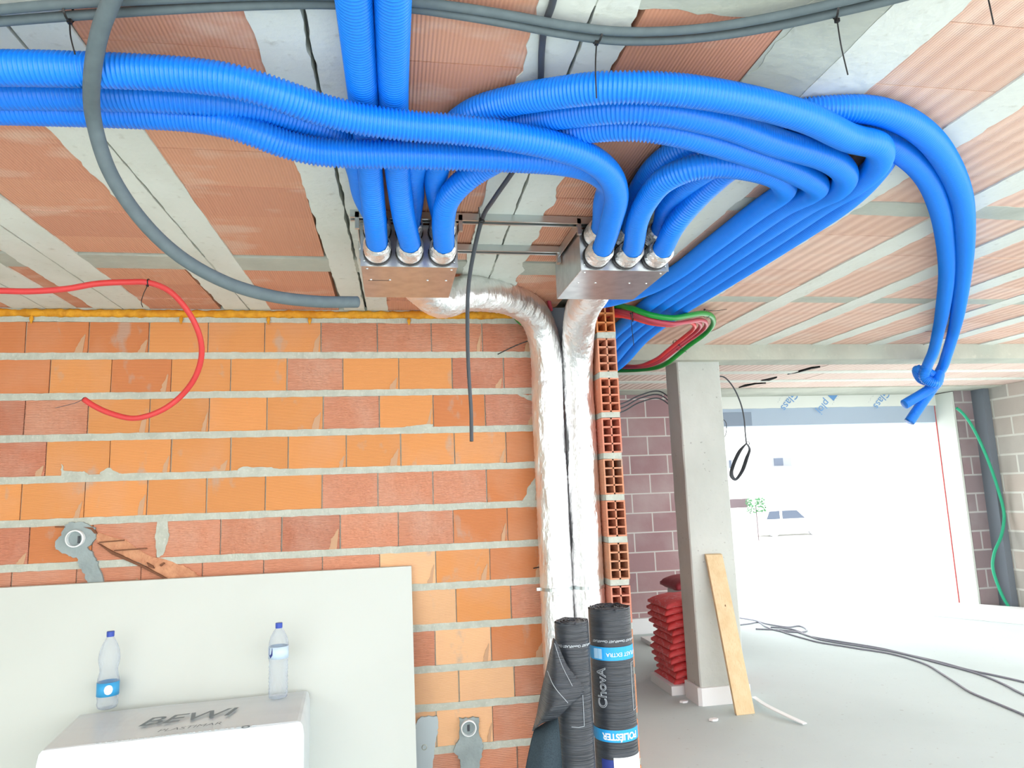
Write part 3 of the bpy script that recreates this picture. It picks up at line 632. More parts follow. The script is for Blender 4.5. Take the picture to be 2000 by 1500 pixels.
rc = cable('conduit', [('y', -80, 566, 2.9), ('y', 0, 568, 2.9), ('y', 60, 569, 2.9), ('y', 130, 564, 2.9), ('y', 190, 554, 2.9), ('y', 250, 551, 2.9), ('y', 290, 552, 2.9), ('y', 330, 568, 2.95), ('y', 365, 605, 3.0), ('y', 388, 650, 3.05), ('y', 394, 690, 3.1), ('y', 382, 735, 3.15), ('y', 350, 777, 3.2), ('y', 310, 804, 3.2), ('y', 262, 817, 3.2), ('y', 215, 807, 3.2), ('y', 182, 792, 3.2), ('y', 163, 779, 3.2)],
      .0118, red_m, 'red conduit coiling down in front of the brick wall at left', 'conduit', bore=.7)
G().tube(conv([('y', 163, 779, 3.2), ('y', 150, 786, 3.2), ('y', 108, 797, 3.2)]), .0012, 6).mesh('pull_wire', dark_m, rc)
def ring(c, d, r, w, th, seg=20):
    return G().lathe([(r, -w/2), (r+th, -w/2), (r+th, w/2), (r, w/2)], seg, c, d)
def tie(center, axis, r, tail, label, head=True, rr=.0016):
    C = conv([center])[0]; T = conv(tail)
    g = ring(C, axis, r, .0045, .0014)
    o = g.mesh('cable_tie', tie_m, None, label=label, cat='cable tie', group='black cable ties', base=C)
    G().tube(T, rr, 6, .01).mesh('tail', tie_m, o)
    if head: G().box(T[0].x-.004, T[0].x+.004, T[0].y-.004, T[0].y+.004, T[0].z-.004, T[0].z+.004).mesh('head', tie_m, o)
    return o
def gap(a, b): return pz(*a)-pz(*b)
tie(('p', 134, 22, .973), (1, -.1, 0), .019, [('p', 136, 42, .955), ('p', 138, 72, .92), ('p', 147, 108, .885)], 'cable tie with its tail hanging at the top left corner')
tie(('p', 1167, 68, .971), (1, .3, 0), .018, [('p', 1165, 84, .95), ('p', 1163, 130, .90), ('p', 1165, 192, .835)], 'cable tie whose tail hangs straight down over the big blue arc')
tie(('p', 1632, 18, .971), (1, -.35, 0), .018, [('p', 1635, 40, .95), ('p', 1643, 90, .90), ('p', 1656, 146, .86)], 'cable tie hanging slanted before the grey concrete patch, upper right')
tie(('p', 1930, -30, .97), (1, -.4, 0), .012, [('p', 1928, -12, .95), ('p', 1934, 15, .92), ('p', 1941, 48, .89)], 'cable tie tail hanging nearest the top right corner')
tie(('p', 941, 432, .95), (.3, 1, -1), .009, [('p', 938, 428, .96), ('p', 936, 415, .972), ('p', 935, 405, .98)], 'cable tie fixing the thin dark conduit to the near rail')
tie(('y', 290, 551, 2.9), (1, 0, 0), .012, [('y', 288, 558, 2.88), ('y', 280, 575, 2.88), ('y', 276, 592, 2.9), ('y', 279, 600, 2.9)], 'cable tie around the red conduit with a curled tail')
tie(('y', 1236, 618, 3.48), (1, -.4, -.1), .028, [('y', 1232, 612, 3.45), ('y', 1234, 640, 3.44), ('y', 1238, 675, 3.44)], 'cable tie around the maroon conduits next to the hollow bricks')
tie(('y', 1380, 614, 3.66), (1, .8, 0), .02, [('y', 1376, 605, 3.62), ('y', 1395, 607, 3.6), ('y', 1420, 604, 3.6)], 'cable tie at the bend of the green conduit')
tie(('y', 1322, 674, 4.14), (-.6, 1, -.3), .035, [('y', 1326, 674, 4.05), ('y', 1334, 682, 4.05), ('y', 1341, 688, 4.05)], 'cable tie around maroon and green conduits by the column top')
tt = conv([('y', 1036, 664, 3.70), ('y', 1005, 676, 3.72), ('y', 972, 692, 3.74)])
G().tube(tt, .003, 6).mesh('rebar_stub', tie_m, None, label='dark thin rod sticking out left of the foil ducts', cat='rod')
G().tube(conv([('y', 1042, 1110, 3.77), ('y', 1056, 1107, 3.74)]), .003, 6).mesh('rebar_stub', tie_m, None, label='tiny dark rod end beside the duct above the bitumen rolls', cat='rod')

# green and maroon conduits
GP = [(1235, 603, 3.46), (1270, 615, 3.40), (1310, 621, 3.42), (1345, 616, 3.5), (1372, 612, 3.6), (1390, 618, 3.72), (1392, 634, 3.86), (1376, 653, 4.0), (1348, 673, 4.12), (1326, 691, 4.22), (1306, 707, 4.32), (1285, 717, 4.45), (1250, 722, 4.65), (1200, 724, 4.95)]
cable('conduit', [('y', 1000, 600, 3.72), ('y', 1010, 622, 3.73), ('y', 1040, 640, 3.735), ('y', 1100, 625, 3.74), ('y', 1160, 602, 3.72), ('y', 1197, 597, 3.64)]+[('y',)+q for q in GP],
      .0155, green_m, 'green conduit looping out past the hollow brick end, outermost of the loop', 'conduit', 'loop of green and maroon conduits', seg=14)
for k, (col, lab) in enumerate(((maroon_m, 'maroon conduit just inside the green loop'), (maroon_m, 'maroon conduit in the middle of the loop inside the green one'), (red_m, 'redder conduit, innermost of the loop'))):
    e1 = k+1
    MP = [(1235, 612+4.5*k, 3.47+.03*k), (1270, 625+3*k, 3.42+.03*k), (1310, 632+1.5*k, 3.44+.03*k), (1342-6*k, 629+k, 3.52+.03*k), (1366-9*k, 625+2*k, 3.62+.02*k), (1378-11*k, 629+3*k, 3.72), (1377-12*k, 640+2*k, 3.84), (1361-11*k, 654+k, 3.96), (1335-8*k, 672, 4.08), (1314-6*k, 688-k, 4.18), (1294-4*k, 703-2*k, 4.28), (1272-3*k, 713-2*k, 4.4), (1245, 717-k, 4.6), (1210, 718-2*k, 4.9)]
    cable('conduit', [('y', 1130, 612+6*k, 3.70), ('y', 1197, 606+5*k, 3.63)]+[('y',)+q for q in MP],
          .0118, col, lab, 'conduit', 'loop of green and maroon conduits', seg=12)
cable('conduit', [('y', 1042, 540, 3.5), ('y', 1044, 556, 3.5), ('y', 1052, 580, 3.55), ('y', 1062, 610, 3.6)], .0115, maroon_m, 'short maroon conduit end behind the foil elbow, left of two', 'conduit')
cable('conduit', [('y', 1062, 542, 3.5), ('y', 1064, 558, 3.5), ('y', 1070, 580, 3.56), ('y', 1076, 606, 3.62)], .0115, maroon_m, 'short maroon conduit end behind the foil elbow, right of two', 'conduit')

# thin cables near the far wall
for k, (a, b, c, d) in enumerate(((792, 776, 765, 758), (800, 782, 772, 768), (808, 790, 779, 774))):
    cable('cable', [('w', 1.2, 4.56, .50-.03*k), ('y', 1216, a-4, 4.8), ('y', 1250, b-4, 4.9), ('y', 1290, c, 5.0), ('w', 2.1, 4.985, .62-.03*k)], .005, dark_m,
          ('highest', 'middle', 'lowest')[k]+' black cable of three sagging left of the column top', 'cable', 'cables left of the column')
cc = cable('cable', [('w', 2.3, 4.985, .80), ('y', 1404, 735, 5.2), ('y', 1415, 737, 5.2), ('y', 1432, 756, 5.2), ('y', 1446, 786, 5.2), ('y', 1453, 815, 5.2), ('y', 1456, 850, 5.2), ('y', 1458, 868, 5.2)], .0055, dark_m, 'black cable hanging right of the column with a tied coil at its end', 'cable')
for k in range(4):
    j = k*1.6
    G().tube(conv([('y', 1458, 866, 5.2), ('y', 1448-j, 880, 5.2+.01*k), ('y', 1436-j, 905, 5.2+.01*k), ('y', 1431-j, 925+j, 5.2), ('y', 1436, 935+j*.6, 5.2), ('y', 1446+j, 922, 5.2-.01*k), ('y', 1456+j, 895, 5.2-.01*k), ('y', 1463+j*.4, 876, 5.2), ('y', 1458, 866, 5.2)]), .0055, 8).mesh('coil', dark_m, cc)
G().tube(conv([('y', 1457, 868, 5.2), ('y', 1460, 862, 5.2), ('y', 1464, 866, 5.2), ('y', 1460, 871, 5.2)]), .003, 8).mesh('knot', dark_m, cc)
cable('cable', [('w', 2.36, 4.9, .50), ('y', 1416, 822, 4.9), ('y', 1419, 838, 4.9), ('y', 1416, 852, 4.9), ('w', 2.36, 4.9, .28)], .003, dark_m, 'short thin wire loop touching the right edge of the column', 'cable')
# dark gaps in the far ceiling
for k, pp in enumerate(([(1538, 732), (1560, 726), (1585, 719), (1602, 717), (1602, 718), (1585, 721), (1560, 728)], [(1485, 744), (1500, 741), (1518, 737), (1516, 739), (1502, 744)], [(1443, 758), (1455, 753), (1475, 750), (1496, 749), (1475, 751), (1458, 755)])):
    P = [pz(a, b, .992) for a, b in pp]
    G().prism(P, (0, 0, .01)).mesh('crack', hole_m, ceil)

hz = cable('hose', [('y', 1868, 797, 7.0), ('y', 1876, 803, 7.0), ('y', 1892, 822, 7.0), ('y', 1912, 858, 7.0), ('y', 1932, 905, 7.0), ('y', 1950, 958, 7.0), ('y', 1961, 1005, 7.0), ('y', 1956, 1045, 7.0), ('y', 1942, 1080, 7.0), ('y', 1939, 1108, 7.0), ('y', 1948, 1140, 7.0), ('y', 1961, 1170, 7.0), ('w', 6.60, 6.98, -H+.02)], .016, hose_m,
      'green hose hanging in a wavy line at the right block wall', 'hose')

# ------------------------------------------------------------------ wall pipes and chases
def pipe_end(px, p, r, label):
    c = py(px, p, YW-.02)
    g = G().lathe([(r, .02), (r*1.02, -.018), (r*.88, -.020), (r*.86, .015), (0, .016)], 28, c, (0, 1, 0))
    o = g.mesh('pipe_end', pipe_m, None, label=label, cat='pipe', group='white pipe ends in the brick wall', smooth=False, base=c)
    return o, c
pa, ca = pipe_end(148, 1052, .040, 'white pipe end in a cement collar above the white board')
G().box(ca.x+.008, ca.x+.018, ca.y+.0, ca.y+.012, ca.z-.022, ca.z+.012).mesh('cut_edge', dark_m, pa)
pb2, cb = pipe_end(915, 1421, .038, 'white pipe end in a cement patch right of the white board')
G().box(cb.x-.006, cb.x+.006, cb.y+.0, cb.y+.012, cb.z-.018, cb.z+.012).mesh('cut_edge', dark_m, pb2)
c3 = py(829, 1459, YW-.012)
G().lathe([(.012, .01), (.014, -.004), (.011, -.006), (.009, .008), (0, .008)], 18, c3, (0, 1, 0)).mesh('pipe_end', mortar_m, None, label='small capped pipe end in the pale cement strip', cat='pipe', base=c3)
pt = thing('cement_patch', py(170, 1100, YW), 'grey cement collar and slanting filled chase around the upper pipe', 'cement patch')
def annulus_patch(pp, hole, hr, seed):
    """filled polygon outline, raised a little"""
    return G().prism(blob(pixpoly(pp, YW), YW-.014, seed, .01), (0, .02, 0))
annulus_patch([(138, 1020), (160, 1018), (186, 1030), (191, 1045), (184, 1060), (172, 1068), (186, 1085), (196, 1110), (206, 1140), (176, 1142), (164, 1115), (150, 1090), (132, 1082), (110, 1072), (112, 1055), (124, 1042), (128, 1028)], None, 0, 3).mesh('cement', patch_m, pt)
pt2 = thing('cement_patch', py(915, 1460, YW), 'dark grey cement patch below the lower pipe end', 'cement patch')
annulus_patch([(897, 1402), (935, 1400), (936, 1440), (944, 1452), (940, 1470), (936, 1490), (936, 1510), (900, 1510), (898, 1478), (887, 1470), (888, 1458), (896, 1444)], None, 0, 5).mesh('cement', patch_m, pt2)
pt3 = thing('cement_patch', py(835, 1460, YW), 'pale cement strip along the right edge of the white board', 'cement patch')
annulus_patch([(816, 1402), (830, 1398), (854, 1397), (856, 1425), (850, 1450), (846, 1490), (840, 1515), (808, 1515), (808, 1430)], None, 0, 6).mesh('cement', M('pale_cement', (188, 202, 206), rough=.85).done(), pt3)
ch = thing('wall_chase', py(280, 1090, YW), 'slanting chase broken into the bricks right of the upper pipe', 'chase')
g = G()
g.prism(blob(pixpoly([(190, 1040), (245, 1055), (290, 1085), (330, 1095), (370, 1110), (395, 1130), (335, 1134), (280, 1102), (225, 1078), (190, 1058)], YW), YW-.0035, 9, .006), (0, .006, 0))
g.mesh('broken_face', clay_m, ch)
g = G()
for pp in ([(192, 1060), (225, 1078), (282, 1104), (335, 1133), (328, 1133), (275, 1106), (220, 1082)], [(288, 1098), (300, 1104), (303, 1110), (292, 1106)], [(313, 1103), (321, 1098), (323, 1100), (316, 1106)], [(196, 1058), (244, 1054), (244, 1056), (196, 1060)], [(225, 1074), (288, 1070), (288, 1072), (225, 1076)], [(165, 1029), (184, 1030), (192, 1042), (187, 1042), (180, 1034)], [(110, 1028), (130, 1028), (130, 1030), (110, 1030)]):
    g.prism([(a, YW-.0155, b) for a, b in pixpoly(pp, YW)], (0, .012, 0))
g.mesh('cut_lines', M('dark_cut', (120, 80, 58), rough=.9).done(), ch)

# ------------------------------------------------------------------ white board, package, bottles
yt, ybm = 3.745, 3.45; zt, zb = -.350, -H
def bd(x, u, th=0): # u 0 bottom..1 top
    return Vector((x, ybm+(yt-ybm)*u-th, zb+(zt-zb)*u))
g = G(); P = [bd(-2.3, 0), bd(.100, 0), bd(.0935, 1), bd(-2.3, 1)]
g.prism(P, (0, .035, 0)).mesh('insulation_board', board_m, None, label='large white board leaning against the brick wall', cat='board')
ZT = -.87
tl, tr, fr, fl = pz(150, 1395, ZT), pz(606, 1347, ZT), pz(594, 1409, ZT), pz(72, 1467, ZT)
cor = [fl, fr, tr, tl]
pk = thing('insulation_pack', ((fl.x+fr.x)/2, (fl.y+tl.y)/2, -H), 'white shrink wrapped insulation pack with grey lettering on top', 'package')
def inset(P, d):
    c = sum(P, Vector())/4; return [c+(p-c)*(1-d/((p-c).length)) for p in P]
lay = [(0, 0, .0), (1, .004, 0), (2, .02, 0)]
V = []
rings = [(-H, 0.012), (-H+.02, 0), (ZT-.05, 0), (ZT-.015, .006), (ZT-.003, .016), (ZT, .03)]
for z, d in rings:
    R_ = inset([Vector((p.x, p.y, 0)) for p in cor], d)
    for a, b in zip(R_, R_[1:]+R_[:1]):
        for k in range(8):
            q = a.lerp(b, k/8); V.append((q.x, q.y+.003*nz(q.x*9, z*14), z+(.003*nz(q.x*14, q.y*10) if z > -1 else 0)))
n = 32; F = []
for i in range(len(rings)-1):
    for k in range(n): F.append((i*n+k, i*n+(k+1) % n, (i+1)*n+(k+1) % n, (i+1)*n+k))
F.append(tuple(range(n))[::-1]); F.append(tuple(range((len(rings)-1)*n, len(rings)*n)))
G().add(V, F).mesh('wrapped_boards', wrap_m, pk, smooth=False)
def pt_on(px, p): return pz(px, p, ZT+.008)
a, b = pt_on(262, 1416), pt_on(455, 1392); ux = b-a; c0 = pt_on(375, 1380)-pt_on(350, 1418)
uy = Vector((0, 1, 0)) - ux.normalized()*ux.normalized().y
text_plane('BEWI', .150, pt_on(362, 1402)+uy*.005, ux, uy, logo_m, pk, ext=.0, shear=.35, offset=.0012)
text_plane('PLASTIMAR', .046, pt_on(370, 1420)-uy*.0, ux, uy, logo_m, pk, shear=.3)
cq = pt_on(480, 1420); g = G().lathe([(.010, 0), (.016, 0), (.016, .001), (.010, .001)], 18, cq, (0, 0, 1)); g.mesh('recycling_mark', logo_m, pk)
gs = G()
for k in range(30):
    q = pt_on(190+k*10.5, 1449-k*1.22); gs.box(q.x-.003, q.x+.004+.004*(k % 3), q.y-.003, q.y+.003, ZT+.002, ZT+.004)
gs.mesh('small_print', M('pale_small_print', (190, 198, 200)).done(), pk)

def bottle(px, p, prof, label, lab, wl, ltext):
    c = pz(px, p, ZT+.003)
    t = thing('water_bottle', c, label, 'bottle', 'plastic bottles on the pack')
    G().lathe(prof, 28, c).mesh('body', bottle_m, t, smooth=True)
    hN = prof[-1][1]
    G().lathe([(0, hN+.012), (.0145, hN+.012), (.0155, hN+.010), (.0155, hN-.010), (.0145, hN-.011)], 20, c).mesh('cap', cap_m, t, label='blue screw cap')
    r, z0, z1 = lab
    L = G().lathe([(r, z0), (r+.0006, z0), (r+.0006, z1), (r, z1)], 28, c).mesh('label_sleeve', wl, t, smooth=True)
    return t, c, L
pr1 = [(0, .008), (.03, 0), (.038, .004), (.043, .02), (.041, .035), (.0435, .05), (.0435, .11), (.043, .125), (.036, .155), (.037, .17), (.043, .20), (.043, .215), (.040, .24), (.030, .27), (.018, .292), (.013, .30), (.013, .312)]
t, c, L = bottle(209, 1383, pr1, 'clear bottle with waisted middle and cyan label low down, left on the pack', (.0442, .055, .112), label_m, '')
V = []
for q in range(13):
    u = -.017+.034*q/12; h = .020*math.sqrt(max(0, 1-(u/.017)**2)); a = .38+u/.044
    V += [(c.x+.0456*math.sin(a), c.y-.0456*math.cos(a), c.z+.084-h), (c.x+.0456*math.sin(a), c.y-.0456*math.cos(a), c.z+.084+h)]
G().add(V, [(2*q, 2*q+2, 2*q+3, 2*q+1) for q in range(12)]).mesh('emblem', white_m, L)
pr2 = [(0, .008), (.03, 0), (.04, .004)] + [(.0425 if k % 2 else .040, .015+.008*k) for k in range(17)] + [(.041, .155), (.0425, .165), (.0425, .225), (.042, .24), (.036, .262), (.024, .285), (.014, .297), (.013, .31)]
t, c, L = bottle(543, 1362, pr2, 'clear ribbed bottle with pale label high up, right on the pack', (.0432, .17, .222), label2_m, '')
G().add(*[(lambda V, F: ([(c.x+.0445*math.sin(-.75+u/.044), c.y-.0445*math.cos(-.75+u/.044), c.z+.197+w) for u, w in V], F))([(-.012, .022), (.012, .022), (.012, -.008), (0, -.022), (-.012, -.008)], [(0, 1, 2, 3, 4)])][0]).mesh('shield_mark', navy_m, L)

# ------------------------------------------------------------------ bitumen rolls
def roll(cx, cy, r, top, label, seed):
    t = thing('bitumen_roll', (cx, cy, -H), label, 'roll', 'rolls of bitumen sheet')
    V = []; F = []; n = 40; nr = 60
    for i in range(nr+1):
        z = -H+(top+H)*i/nr
        for k in range(n):
            a = 2*math.pi*k/n; rr = r*(1+.012*nz(math.cos(a)*2, math.sin(a)*2+seed, z*5))
            V.append((cx+rr*math.sin(a), cy-rr*math.cos(a), z+(.008*nz(k*.7, seed) if i == nr else 0)))
    for i in range(nr):
        for k in range(n): F.append((i*n+k, i*n+(k+1) % n, (i+1)*n+(k+1) % n, (i+1)*n+k))
    G().add(V, F).mesh('roll', bit_m, t, smooth=True)
    g = G(); S = []; m_ = 220
    for i in range(m_):    # the spiral edge seen on top
        a = i*.22; rr = r*.985-(r*.75)*i/m_
        S.append((cx+rr*math.sin(a), cy-rr*math.cos(a), top+.004*nz(i*.3, seed)))
    V = []; F = []
    for i, s_ in enumerate(S):
        w = Vector((s_[0]-cx, s_[1]-cy, 0)).normalized()*.0016; s_ = Vector(s_)
        V += [s_-w-Vector((0, 0, .012)), s_+w-Vector((0, 0, .012)), s_+w+Vector((0, 0, .004+.004*nz(i*.5, seed+4))), s_-w+Vector((0, 0, .004))]
    for i in range(len(S)-1):
        a = 4*i; b = a+4; F += [(a+k, a+(k+1) % 4, b+(k+1) % 4, b+k) for k in range(4)]
    g.add(V, F); g.lathe([(0, top-.01), (r*.97, top-.008)], 30, (cx, cy, 0))
    g.mesh('layered_edge', bit_m, t)
    return t
rb_c = (py(1190, 1200, 2.75).x, 2.75); RB = .0815
rb = roll(rb_c[0], rb_c[1], RB, -.452, 'full black bitumen roll with two blue bands, right of the other', 2)
ra_c = (py(1116, 1220, 2.66).x, 2.66); RA = .063
ra = roll(ra_c[0], ra_c[1], RA, -.478, 'thinner black bitumen roll with its loose sheet unrolling to the left', 7)
def band(cx, cy, r, z0, z1, mat, parent, name, a0=-math.pi, a1=math.pi):
    n = 40; V = []; F = []
    for i in range(n+1):
        a = a0+(a1-a0)*i/n; V += [(cx+(r+.0012)*math.sin(a), cy-(r+.0012)*math.cos(a), z0), (cx+(r+.0012)*math.sin(a), cy-(r+.0012)*math.cos(a), z1)]
    for i in range(n): F.append((2*i, 2*i+2, 2*i+3, 2*i+1))
    return G().add(V, F).mesh(name, mat, parent)
zB = lambda p: py(1195, p, 2.67).z
zA = lambda p: py(1120, p, 2.60).z
b1 = band(*rb_c, RB, zB(1291), zB(1265), band_m, rb, 'blue_band'); b2 = band(*rb_c, RB, zB(1452), zB(1428), band_m, rb, 'blue_band')
text_cyl('POLIÉSTER', .032, *rb_c, RB+.001, -.06, zB(1440), math.pi, white_m, b2, offset=.001, sx=.92)
text_cyl('ChovAPLAST EXTRA', .020, *rb_c, RB+.001, .55, zB(1279), math.pi, white_m, b1)
text_cyl('■', .05, *rb_c, RB+.001, -.95, zB(1280), 0, M('pale_square', (170, 214, 244)).done(), b1, name='square_mark')
text_cyl('ChovA', .050, *rb_c, RB+.001, -.80, zB(1345), math.pi/2, print_m, rb, outline=.0011, sx=1.0)
for z, cen, r, par, tx in ((zB(1253), rb_c, RB, rb, 'ChovAPLAST ChovAPLAST ChovAPLAST'), (zA(1262), ra_c, RA, ra, 'ChovAPLAST ChovAPLAST Chova')):
    text_cyl(tx, .0115, *cen, r+.001, 0, z, math.pi, print_m, par, name='edge_print', offset=.0004)
band(*rb_c, RB, -1.2, zB(1482), white_m, rb, 'white_label', -.45, 1.35)
band(*rb_c, RB, -1.2, zB(1487), navy_m, rb, 'navy_label', -1.05, -.46)
def frame_line(cx, cy, r, pts, parent):
    P = [(cx+(r+.0018)*math.sin(a), cy-(r+.0018)*math.cos(a), z) for a, z in pts]
    G().tube(P, .001, 5, .01).mesh('frame_line', print_m, parent) if 0 else None
    g = G()
    for a, b in zip(P, P[1:]): rod(g, a, b, .001, 5)
    g.mesh('frame_line', print_m, parent)
frame_line(*rb_c, RB, [(1.2, zB(1297)), (.95, zB(1298)), (.72, zB(1299)), (.72, zB(1394)), (.95, zB(1393)), (1.2, zB(1392))], rb)
frame_line(*ra_c, RA, [(.22, zA(1345)), (.22, zA(1420)), (-.1, zA(1421)), (-.5, zA(1420))], ra)
# loose sheet: leaves roll A on its left, falls away to the left; a corner folds over the front of the roll
def q_(px, p, y): return py(px, p, y)
def surf(rows_, th, mat, name, parent, sub=6, lab=None):
    # rows_: grid of points -> smooth sheet with thickness
    R2 = [resample_n(spline([Vector(p) for p in r], 6), 16) for r in rows_]
    cols = [resample_n(spline([R2[i][k] for i in range(len(R2))], 6), 20) for k in range(16)]
    V = []; F = []; nI = 20; nK = 16
    for k in range(nK):
        for i in range(nI): V.append(cols[k][i])
    for k in range(nK-1):
        for i in range(nI-1): F.append((k*nI+i, k*nI+i+1, (k+1)*nI+i+1, (k+1)*nI+i))
    o = G().add(V, F).mesh(name, mat, parent, smooth=True, label=lab)
    s = o.modifiers.new('s', 'SOLIDIFY'); s.thickness = th; s.offset = 0
    return o
def resample_n(P, n):
    L = [0]
    for a, b in zip(P, P[1:]): L.append(L[-1]+(b-a).length)
    out = []; j = 0
    for i in range(n):
        d = L[-1]*i/(n-1)
        while j < len(P)-2 and L[j+1] < d: j += 1
        out.append(P[j].lerp(P[j+1], (d-L[j])/max(L[j+1]-L[j], 1e-9)))
    return out
surf([[q_(1081, 1246, 2.62), q_(1083, 1248, 2.60), q_(1086, 1250, 2.597)],
      [q_(1069, 1300, 2.64), q_(1085, 1295, 2.58), q_(1108, 1300, 2.575)],
      [q_(1056, 1358, 2.66), q_(1085, 1340, 2.565), q_(1142, 1349, 2.57)],
      [q_(1048, 1400, 2.68), q_(1075, 1385, 2.56), q_(1113, 1378, 2.56)],
      [q_(1040, 1428, 2.70), q_(1060, 1412, 2.60), q_(1089, 1402, 2.575)]], .004, bit_m, 'folded_flap', ra, lab='folded over corner of the loose sheet')
surf([[q_(1090, 1402, 2.62), q_(1094, 1440, 2.63), q_(1098, 1500, 2.64), q_(1100, 1600, 2.66), q_(1100, 1800, 2.7)],
      [q_(1072, 1408, 2.66), q_(1066, 1450, 2.64), q_(1064, 1500, 2.63), q_(1064, 1600, 2.64), q_(1064, 1800, 2.7)],
      [q_(1044, 1424, 2.70), q_(1036, 1455, 2.70), q_(1027, 1500, 2.70), q_(1010, 1600, 2.70), q_(985, 1800, 2.7)]], .004, under_m, 'loose_sheet', ra, lab='blue-grey underside of the loose sheet')
G().tube([q_(1083, 1256, 2.592), q_(1098, 1300, 2.570), q_(1118, 1340, 2.556)], .0008, 5).mesh('crease', print_m, ra)
G().tube([q_(1069, 1310, 2.605), q_(1082, 1340, 2.558), q_(1110, 1374, 2.553)], .0010, 5).mesh('edge_print', print_m, ra)

# ------------------------------------------------------------------ things by the column
pl = thing('wooden_plank', pz(1457, 1397, -H), 'pale wooden plank leaning on the front of the concrete column', 'plank')
A, B = pz(1439, 1398, -H), pz(1475, 1394, -H)
Tt = py(1379, 1084, 4.725); Tb = Tt + (B-A)*.95 + Vector((0, 0, .0))
Tb = py(1411, 1083, 4.725)
g = G().prism([A, B, Tb, Tt], (0, .027, .006)); o = g.mesh('board', wood_m, pl); bv = o.modifiers.new('b', 'BEVEL'); bv.width = .002
kk = A.lerp(Tt, .66).lerp(B.lerp(Tb, .66), .55)
G().prism([kk+Vector((.004*math.cos(a), -.001, .013*math.sin(a))) for a in [i*.785 for i in range(8)]], (0, .002, 0)).mesh('knot', M('wood_knot', (120, 84, 56)).done(), pl)

sl0 = G(); zs0 = -H+.062
xs0, ys0 = 1.935, 5.03
sl0.box(xs0, 2.42, ys0, ys0+.42, -H, zs0).mesh('foam_block', eps_m, None, label='white foam slab under the red sacks behind the column', cat='foam block', group='white foam offcuts on the floor')
fb = pz(1290, 1261, -H)
G().box(fb.x-.09, fb.x+.2, fb.y, fb.y+.28, -H, -H+.035).mesh('foam_block', eps_m, None, label='small flat white offcut on the floor left of the red sacks', cat='foam block', group='white foam offcuts on the floor')
def sack(x, y, z, w, d, h, mat, label, group, droop, seed):
    V = []; F = []; nx, ny = 20, 20
    for s_ in (1, -1):
        for i in range(nx+1):
            for j in range(ny+1):
                u = i/nx*2-1; v = j/ny*2-1
                e_ = max(0, 1-abs(u)**7)**.6*max(0, 1-abs(v)**7)**.6
                dr = -droop*max(0, -u)**2
                V.append((x+u*w/2, y+v*d/2, z+h/2+s_*(.3+.7*e_)*h/2+dr+.004*nz(u*3, v*3, seed)))
    m1 = (nx+1)*(ny+1)
    for s_ in (0, 1):
        for i in range(nx):
            for j in range(ny):
                a = s_*m1+i*(ny+1)+j; F.append((a, a+ny+1, a+ny+2, a+1))
    B = [i*(ny+1) for i in range(nx+1)]+[nx*(ny+1)+j for j in range(1, ny+1)]+[i*(ny+1)+ny for i in range(nx-1, -1, -1)]+[j for j in range(ny-1, 0, -1)]
    for a, b in zip(B, B[1:]+B[:1]): F.append((a, b, m1+b, m1+a))
    return G().add(V, F).mesh('sack', mat, None, label=label, cat='sack', group=group, smooth=True)
N = 12
for k in range(N):
    off = .018*math.sin(k*1.1)+(.02 if k > 8 else 0)-(.012 if 2 <= k <= 4 else 0)
    sack(2.15+off*.8+(.005 if k < 8 else -.03), 5.27+RND.uniform(-.02, .01), zs0+.0485*k, .36, .40, .056, sack_m,
         ('bottom red sack of the stack, resting on the white foam slab' if k == 0 else 'top red sack of the stack beside the column' if k == N-1 else
          '%s red sack up from the foam slab, in the stack behind the column' % ('second', 'third', 'fourth', 'fifth', 'sixth', 'seventh', 'eighth', 'ninth', 'tenth', 'eleventh')[k-1]), 'red sacks in the stack', .03, k)
zt2 = py(1312, 1150, 5.6).z
msk = sack(2.44, 5.75, zt2-.005, .40, .36, .085, msack_m, 'maroon sack corner peeking out left of the column above the red stack', None, .03, 40)
G().box(2.30, 2.66, 5.58, 5.92, -H, zt2+.006).mesh('foam_block', eps_m, None, label='tall white foam block behind the column carrying the maroon sack', cat='foam block')

# ------------------------------------------------------------------ floor clutter
def fl_(px, p, up_=.008): return pz(px, p, -H+up_)
def k2(x, y): return (1200+.4*x, 1000+.4*y)
def floorcable(pts, r, mat, label): 
    P = [fl_(*k2(*q), r) for q in pts]; return G().tube(P, r, 8, .03).mesh('floor_cable', mat, None, label=label, cat='cable', group='cables across the floor', smooth=True, base=P[0])
cab_m = M('floor_cable_grey', (146, 148, 160), rough=.5).done()
floorcable([(2150, 1060), (2000, 990), (1870, 935), (1740, 880), (1670, 835), (1600, 790), (1550, 758), (1500, 735), (1350, 692), (1200, 668), (1100, 652), (1000, 636), (930, 618), (860, 598), (800, 578)], .0072, cab_m, 'grey floor cable swinging lowest towards the bottom right')
floorcable([(2150, 950), (2000, 892), (1900, 840), (1800, 798), (1700, 768), (1600, 742), (1500, 715), (1350, 680), (1200, 655), (1100, 640), (1000, 622), (950, 605), (880, 575), (820, 565), (760, 562)], .0072, cab_m, 'middle grey cable of the three crossing the floor')
floorcable([(2150, 870), (2000, 830), (1870, 800), (1740, 773), (1600, 735), (1450, 700), (1300, 665), (1100, 632), (960, 608), (880, 583), (800, 575), (690, 571)], .0072, cab_m, 'uppermost grey cable of the three at the right edge of the floor')
floorcable([(560, 512), (620, 518), (690, 530), (740, 545), (800, 556), (850, 562), (900, 556), (935, 570), (930, 584), (880, 586), (800, 580), (740, 560), (700, 538), (660, 545), (620, 550), (560, 556)], .007, cab_m, 'tangled cable lying in loops right of the column foot')
P = [fl_(*k2(680, 905), .006), fl_(*k2(740, 945), .03), fl_(*k2(830, 990), .02), fl_(*k2(930, 1036), .006)]
